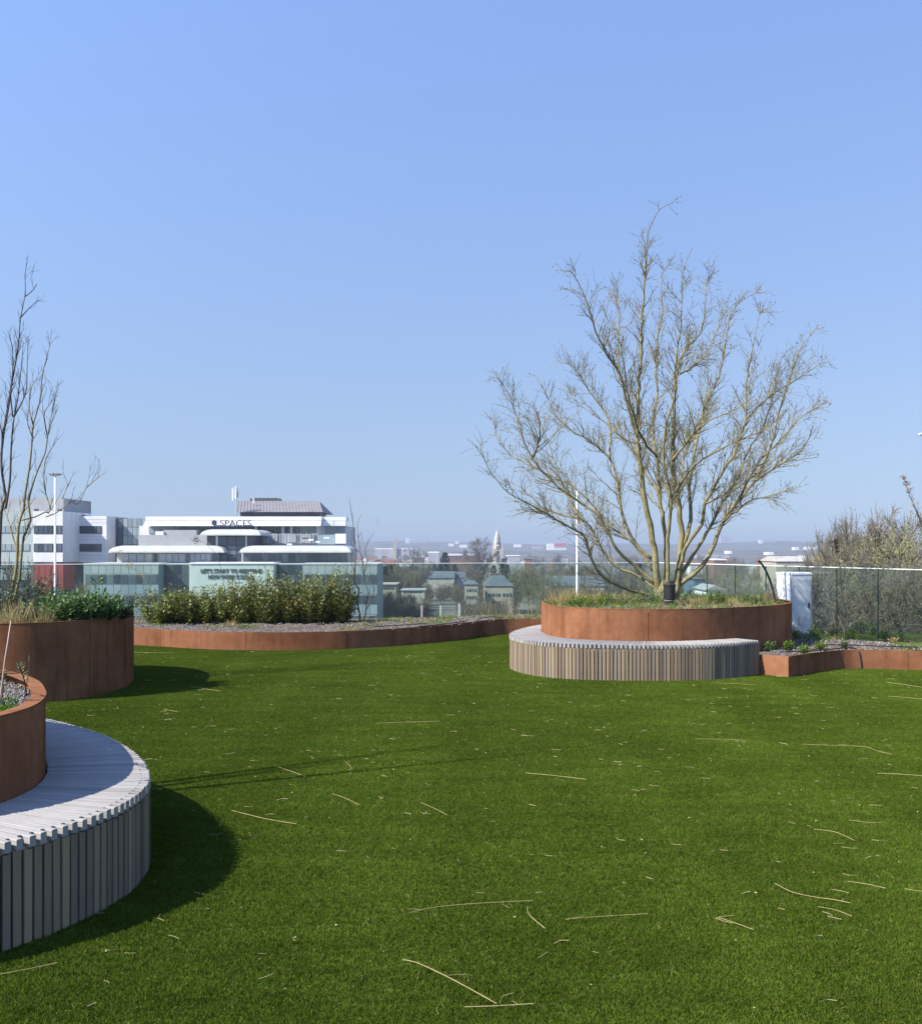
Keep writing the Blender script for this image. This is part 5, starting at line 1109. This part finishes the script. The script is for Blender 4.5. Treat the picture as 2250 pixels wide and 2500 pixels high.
# church with its spire
def church():
    D = 640; root = thing('church', tuple(at(1214,1336,D).xy) + (GZ,), 'pale stone church spire rising left of the tree above the balustrade', 'church'); c = at(1214,1336,D); s = D / F
    def ring(r, z, n=8, rot=math.pi/8): return [(c.x + r*math.cos(rot+2*math.pi*k/n), D + 4 + r*math.sin(rot+2*math.pi*k/n), z) for k in range(n)]
    mb = MB(); pr = [(12.5*s, GZ), (12.5*s, at(0,1352,D).z), (11*s, at(0,1350,D).z), (11*s, at(0,1340,D).z)]
    for r, z in pr: mb.v += ring(r*1.08, z, 4, math.pi/4)
    for i in range(len(pr)-1):
        for k in range(4): mb.f.append((i*4+k, i*4+(k+1)%4, i*4+4+(k+1)%4, i*4+4+k)); mb.m.append(0)
    part('tower', mb, M['stone'], root)
    mb = MB(); pr = [(10.5,1340),(9.2,1328),(9.6,1327.5),(7.6,1318),(7.9,1317.5),(5.2,1306),(5.4,1305.5),(2.4,1298),(.25,1290)]
    for r, y in pr: mb.v += ring(r*s, at(0,y,D).z)
    for i in range(len(pr)-1):
        for k in range(8): mb.f.append((i*8+k, i*8+(k+1)%8, i*8+8+(k+1)%8, i*8+8+k)); mb.m.append(0)
    part('spire', mb, M['stone'], root)
    for sx in (-1, 1):
        for y0, yt, dx in ((1352,1333,11.5),):
            mb = MB(); p = at(1214 + sx*dx, y0, D); t = at(1214 + sx*dx, yt, D); w = 1.7*s; mb.add([(p.x-w,D-1,p.z-3),(p.x+w,D-1,p.z-3),(p.x+w,D-1+2*w,p.z-3),(p.x-w,D-1+2*w,p.z-3),(p.x-w,D-1,t.z-2),(p.x+w,D-1,t.z-2),(p.x+w,D-1+2*w,t.z-2),(p.x-w,D-1+2*w,t.z-2),(p.x,D-1+w,t.z+1.5)], [(0,1,5,4),(1,2,6,5),(2,3,7,6),(3,0,4,7),(4,5,8),(5,6,8),(6,7,8),(7,4,8)]); part('pinnacle', mb, M['stone'], root)
    for y, w, h in ((1345,2.2,7),(1334,1.6,5),(1323,1.2,4),(1312,.9,3)): pbox('lancet_window', 1214 - w, y, 1214 + w, y + h, D + 4 - 10.2*s, .6, M['slate'], root)
    a = at(1186,1366,D+6); b = at(1238,1366,D+6); ridge_ = at(0,1358,D+6).z; mb = MB(); mb.add([(a.x,D+8,GZ),(b.x,D+8,GZ),(b.x,D+22,GZ),(a.x,D+22,GZ),(a.x,D+8,a.z),(b.x,D+8,a.z),(b.x,D+22,a.z),(a.x,D+22,a.z)], [(0,1,5,4),(1,2,6,5),(2,3,7,6),(3,0,4,7)]); part('nave', mb, M['stone'], root)
    mb = MB(); mb.add([(a.x-.5,D+7,a.z),(b.x+.5,D+7,a.z),(b.x+.5,D+23,a.z),(a.x-.5,D+23,a.z),(a.x-.5,D+15,ridge_),(b.x+.5,D+15,ridge_)], [(0,1,5,4),(2,3,4,5),(0,4,3),(1,2,5)]); part('nave_roof', mb, M['slate'], root)
church()

# lamp masts
def mast(label, px, ytop, D, head=True, r=.085):
    base = at(px, 1336, D); root = thing('lamp_mast', (base.x, D, GZ), label, 'lamp mast', None); t = at(px, ytop, D)
    mb = MB(); mb.tube([(base.x,D,GZ), (base.x,D,(GZ+t.z)/2), (base.x,D,t.z)], [r*1.25, r*1.05, r*.8], 10); part('pole', mb, M['mast'], root, True)
    if head:
        for s in (-1, 1):
            mb = MB(); x0 = base.x + s*.08; x1 = base.x + s*.43; V = [(x0,-.16,.02),(x1,-.12,.06),(x1,.12,.06),(x0,.16,.02),(x0,-.16,.16),(x1,-.12,.14),(x1,.12,.14),(x0,.16,.16)]
            mb.add([(v[0], D + v[1], t.z + v[2] - .03) for v in V], [(0,3,2,1),(4,5,6,7),(0,1,5,4),(1,2,6,5),(2,3,7,6),(3,0,4,7)]); part('luminaire', mb, M['lamp'] if head == 1 else M['white'], root)
        mb = MB(); mb.tube([(base.x - .35, D, t.z - .02), (base.x + .35, D, t.z - .02)], .035, 6); part('cross_arm', mb, M['mast'], root)
mast('white lamp mast with double brown luminaires in front of the white office', 134.5, 1160, 70, 1)
mast('tall plain white mast behind the left side of the tree planter', 1408, 1196, 70, 0)
mast('white lamp head just entering at the right edge against the sky', 2262, 1062, 55, 2, .09)
# banner poles in the car park
for x, y0, m, lab in ((1029,1478,mat('red_banner', (.45,.12,.11), (.5,.16,.15), scale=.5),'thin red banner pole below the teal roofed buildings'),(1075,1478,mat('yellow_banner', (.55,.42,.16), (.6,.47,.2), scale=.5),'thin yellow banner pole above the green grass clump'),(1120,1474,M['white'],'thin white pole left of the cream building')):
    D = 150; b = at(x, 1336, D); root = thing('banner_pole', (b.x, D, GZ), lab, 'pole'); mb = MB(); mb.tube([(b.x,D,GZ),(b.x,D,at(0,y0,D).z)], .07, 6); part('pole', mb, M['mast'], root); pbox('banner', x - .5, y0 + 1, x + 3.5, y0 + 34, D, .05, m, root)
# parked cars
def car(label, px, D, m, ang, group=None):
    p = at(px, 1336, D); root = thing('parked_car', (p.x, D, GZ), label, 'car', group); ca, sa = math.cos(ang), math.sin(ang)
    def tr(v): return (p.x + v[0]*ca - v[1]*sa, D + v[0]*sa + v[1]*ca, GZ + v[2])
    def shell(name, prof, w, w2, m):
        mb = MB(); n = len(prof)
        for s, k in ((-1, 0), (1, 0)): mb.v += [tr((x, s * (w if z < .9 else w2), z)) for x, z in prof]
        mb.f = [tuple(range(n)), tuple(reversed(range(n, 2*n)))] + [(k, n+k, n+(k+1)%n, (k+1)%n) for k in range(n)]; mb.m = [0]*len(mb.f); part(name, mb, m, root)
    shell('body', [(-2.1,.3),(2.1,.3),(2.15,.6),(2.0,.82),(1.1,.89),(-1.9,.89),(-2.1,.75)], .86, .82, m); shell('cabin', [(-1.75,.893),(1.0,.893),(.35,1.4),(-1.2,1.43)], .78, .66, M['pane'])
    mb = MB(); z = 1.435; mb.add([tr(v) for v in [(-1.2,-.66,z),(.35,-.66,z-.02),(.35,.66,z-.02),(-1.2,.66,z),(-1.2,-.66,z+.03),(.35,-.66,z+.01),(.35,.66,z+.01),(-1.2,.66,z+.03)]], [(4,5,6,7),(0,1,5,4),(1,2,6,5),(2,3,7,6),(3,0,4,7)]); part('roof', mb, m, root)
    for x in (-1.3, 1.3):
        for s in (-1, 1): mb = MB(); mb.tube([tr((x, s*.74, .31)), tr((x, s*.9, .31))], .31, 10); part('wheel', mb, M['rubber'], root)
car('white parked car behind the weeds and the right glass panels', 2077, 300, M['farwhite'], .15); car('white parked van like car near the right edge behind the glass', 2170, 260, M['farwhite'], 1.2)
cm = [M['farwhite'], M['fargrey'], M['slate'], M['farwhite'], M['red']]
for k in range(12):
    car('parked car in the distant car park below the long grey roof', 965 + k*7.5 + (k % 3), 470 + 12*(k % 4), cm[k % 5], 1.5, 'cars in the distant car park')

# trees of the valley
M['bare'] = mat('bare_crown', (.10,.086,.066), (.165,.145,.112), scale=.15, rough=.95, rnd=('object', [(.11,.088,.07),(.175,.15,.112),(.14,.118,.095),(.15,.145,.08)], .8))
M['trunkbg'] = mat('grey_trunk', (.10,.09,.07), (.16,.145,.115), scale=.5, rough=.95)
M['conifer'] = mat('conifer', (.018,.035,.02), (.035,.06,.03), scale=.4, rough=.9, rnd=('island', [(.015,.03,.018),(.04,.065,.032),(.025,.045,.024)], .8))
matte(M['bare']); matte(M['trunkbg'])
M['mossy'] = mat('budding_crown', (.15,.155,.065), (.20,.20,.085), scale=.15, rough=.95, rnd=('island', [(.12,.12,.06),(.19,.19,.08),(.14,.13,.075)], .7))
def bare_proto(seed, wide, fine, crown_mat, name, leafy=0):
    rr = random.Random(seed); tk = MB(); cr = MB(); lf = MB()
    tr = wander(rr, (0,0,0), (0,0,1), .5, 6, .05, .1); tk.tube(tr, [.020,.018,.016,.014,.011,.009,.006], 6)
    for i in range(26):                                     # limbs reach out to a rounded, uneven crown
        u = rr.uniform(-.35, 1) ** 1 if i > 5 else rr.uniform(.75,1); a = i * 2.4 + rr.uniform(-.4,.4); c = math.sqrt(max(0, 1 - u*u)); k = rr.uniform(.72, 1.04)
        e = Vector((math.cos(a)*c*.40*wide*k, math.sin(a)*c*.40*wide*k, .60 + u*.40*k)); p = pick(tr, rr.uniform(.35,.98))[0]
        lb = []
        for s in range(8):
            f = s / 7; q = p.lerp(e, f); q.z += .07 * math.sin(f*math.pi) * (-1 if u > .4 else -1.4); lb.append(q + Vector((rr.gauss(0,.010), rr.gauss(0,.010), rr.gauss(0,.006))) * (f > 0))
        tk.tube(lb, [.0068,.0058,.0048,.004,.0033,.0026,.002,.0013], 4)
        for j in range(9):
            p2, d2 = pick(lb, rr.uniform(.25,1)); q = side_dir(rr, d2, rr.uniform(.4,1.1)); q.z += .1; bl = wander(rr, p2, q, rr.uniform(.07,.16), 4, .2, .05); cr.tube(bl, [.0032,.0027,.0022,.0018,.0012], 3, False)
            for k2 in range(fine):
                p3, d3 = pick(bl, rr.uniform(.2,1)); q3 = side_dir(rr, d3, rr.uniform(.3,1.0)); q3.z += .08; tw = wander(rr, p3, q3, rr.uniform(.03,.075), 2, .3, .03); cr.tube(tw, [.0014,.0012,.0008], 3, False)
                for l in range(leafy): cr.leaf(tw[-1] + Vector((rr.gauss(0,.01), rr.gauss(0,.01), rr.gauss(0,.01))), Vector((rr.gauss(0,1), rr.gauss(0,1), rr.gauss(0,1))), Vector((0,0,1)), .014, .009)
    zs = sorted(v[2] for v in cr.v); s = 1 / zs[int(len(zs)*.985)]
    tk.v = [(v[0]*s, v[1]*s, v[2]*s) for v in tk.v]; cr.v = [(v[0]*s, v[1]*s, v[2]*s) for v in cr.v]
    return tk.mesh('trunk', M['trunkbg']), cr.mesh('crown', crown_mat)
def conifer_proto(seed):
    rr = random.Random(seed); tk = MB(); cr = MB(); tk.tube([(0,0,0),(0,0,.9)], [.02,.004], 6)
    for k in range(2600):
        t = rr.random() ** .8; z = .08 + .92 * t; r = (.24 * (1 - t) ** .8 + .01) * math.sqrt(rr.uniform(.25,1)) * (1 + .25*math.sin(z*40)); a = rr.uniform(0,6.283)
        p = Vector((r*math.cos(a), r*math.sin(a), z)); cr.leaf(p, Vector((math.cos(a), math.sin(a), rr.uniform(-.5,.3))), Vector((0,0,1)), .05, .028)
    return tk.mesh('trunk', M['trunkbg']), cr.mesh('crown', M['conifer'])
PROT = {'bare': [bare_proto(1,.9,20,M['bare'],'b'), bare_proto(2,1.05,20,M['bare'],'b'), bare_proto(3,.8,20,M['bare'],'b'), bare_proto(4,.95,20,M['bare'],'b')], 'mossy': [bare_proto(5,.9,8,M['mossy'],'m',2), bare_proto(6,1.0,8,M['mossy'],'m',2)], 'conifer': [conifer_proto(7), conifer_proto(8)]}
rt_ = random.Random(99)
def tree(kind, px, ytop, D, label, group, wide=1.0):
    p = at(px, ytop, D); h = p.z - GZ; k = rt_.choice(PROT[kind]); s = (h*wide, h*wide, h); rot = (0, 0, rt_.uniform(0,6.28))
    root = thing({'bare':'bare_tree','mossy':'budding_tree','conifer':'conifer'}[kind], (p.x, D, GZ), label, 'tree', group)
    link('trunk', k[0], root, (p.x, D, GZ), rot, s); link('crown', k[1], root, (p.x, D, GZ), rot, s)
    return root
G1 = 'bare trees in the valley behind the balustrade'; L1 = 'bare grey brown tree in the wooded valley behind the balustrade'
G2 = 'greenish budding trees behind the balustrade'; L2 = 'bare tree with a greenish haze of buds behind the balustrade'
G3 = 'dark conifers in the valley'; L3 = 'dark conifer in the wooded valley'
G4 = 'small hazy trees far across the valley'; L4 = 'small hazy bare tree far across the valley'
for px, yt, D, lab, wd in ((2075,1286,112,'tall bare tree with rook nests at the right end of the balustrade',1.0),(2150,1302,118,'bare tree right of the one with rook nests',1.0),(2215,1274,105,'tallest bare tree at the right edge of the photo',1.0),(2110,1300,125,'bare tree crowding between the tall ones at right',1.0),(2255,1292,118,'bare tree cut off by the right edge',1.1),(2035,1322,128,'lower bare tree at the left end of the tall group on the right',.9),(1995,1345,150,'low bushy bare tree left of the tall group on the right',.8)):
    tree('bare', px, yt, D, lab, None, wd * (.48 if px < 2100 else .72))
for px, yt, D in ((2180,1310,108),(2230,1318,100),(2060,1318,118),(2135,1318,110),(2205,1300,112),(2095,1308,120),(2050,1330,130)): tree('mossy' if px in (2180,2230,2060,2135) else 'bare', px, yt, D, 'lower tree filling the gaps of the tall bare group at right', 'lower trees in the right hand group', .45 if px < 2100 else .7)
tree('bare', 1168, 1318, 600, 'big round bare tree standing left of the church spire', None, 1.2); tree('conifer', 1086, 1349, 520, 'dark pointed conifer above the balustrade left of the brick building', None, 1.2); tree('bare', 1010, 1345, 430, 'dark rounded bare tree right of the red roofed houses', None, .9)
ZA = ('bare grey brown tree in the wooded valley between the teal office and the cream building', 'bare valley trees right of the office')
ZB = ('bare grey brown tree in the wooded valley behind the tree planter', 'bare valley trees behind the tree planter')
def clear(px, yt, D):                     # keep the views of the buildings that show between the trees
    for x0, x1, Db, ymin in ((1120,1262,345,1472),(1030,1140,500,1424),(1350,1420,305,1436),(920,1040,305,1452),(1690,1775,185,1446)):
        if x0 - 12 < px < x1 + 12 and D < Db and yt < ymin: return False
    return True
def wood_row(n, x0, x1, y0, y1, d0, d1, lab, wide):
    done = 0
    while done < n:
        px, yt, D = rt_.uniform(x0, x1), rt_.uniform(y0, y1), rt_.uniform(d0, d1)
        if clear(px, yt, D): tree('bare', px, yt, D, lab[0], lab[1], wide); done += 1
wood_row(16, 925, 1180, 1384, 1418, 320, 520, ZA, 1.0); wood_row(10, 925, 1180, 1455, 1490, 170, 260, ZA, 1.0)
wood_row(16, 1030, 1135, 1425, 1440, 370, 460, ZA, 1.0); wood_row(14, 1120, 1262, 1473, 1488, 200, 310, ZA, 1.0); wood_row(12, 918, 1040, 1453, 1468, 200, 290, ZA, 1.0); wood_row(9, 1345, 1420, 1437, 1452, 190, 290, ZB, 1.0)
for px, yt, D in ((1172,1440,322),(1128,1446,322),(1258,1430,330),(1232,1462,300),(1150,1468,280),(1338,1415,290),(1425,1412,285),(1385,1428,280)): tree('bare', px, yt, D, ZA[0] if px < 1262 else ZB[0], ZA[1] if px < 1262 else ZB[1], .55)
wood_row(24, 1250, 1720, 1380, 1425, 310, 430, ZB, 1.0); wood_row(12, 1240, 1600, 1436, 1480, 160, 270, ZB, 1.0)
wood_row(28, 1960, 2280, 1385, 1455, 70, 170, ('bare grey tree close behind the right hand glass panels', 'bare trees behind the right hand glass'), .75)
wood_row(15, 1560, 2010, 1392, 1440, 150, 280, ('bare grey brown tree in the valley behind the white cabinet and tree planter', 'bare valley trees around the cabinet'), .95)
for px, yt, D in ((960,1392,340),(1000,1398,360),(1262,1382,350),(1290,1385,340),(1320,1386,320),(1350,1400,280),(1780,1400,220),(1830,1398,240),(1620,1392,260),(2100,1400,90),(2190,1410,80)): tree('mossy', px, yt, D, L2, G2, .9)
for px, yt, D in ((938,1383,330),(952,1380,360),(1060,1377,520),(1075,1379,500),(1090,1378,510),(1110,1378,520),(1225,1376,480),(1238,1379,470),(1205,1380,500),(1660,1374,420),(1560,1376,420)): tree('conifer', px, yt, D, L3, G3, 1.1)
for k in range(95):
    D = rt_.uniform(480,1500); tree('bare', rt_.uniform(860,2000), HZ + (23.65 - rt_.uniform(9,15)) / D * F, D, L4, G4, 1.0)
for px, yt in ((20,1395),(60,1400),(180,1440),(-20,1385)): tree('bare', px, yt, 120, 'bare street tree below the white office block', 'street trees below the white office', .7)
# rook nests
for x, y, lab in ((2098,1309,'left dark rook nest in the tall bare tree'),(2107,1313,'middle dark rook nest in the tall bare tree'),(2124,1308,'right dark rook nest in the tall bare tree')):
    rr = random.Random(x); c = at(x, y + 20, 111.5); mb = MB()
    for k in range(60):
        d = Vector((rr.gauss(0,1), rr.gauss(0,1), rr.gauss(0,.5))).normalized(); p = c + Vector((rr.gauss(0,.16), rr.gauss(0,.16), rr.gauss(0,.10))); mb.tube([p - d*.25, p + d*.25], .018, 3)
    solo('rook_nest', mb, M['darktwig'], lab, 'nest')
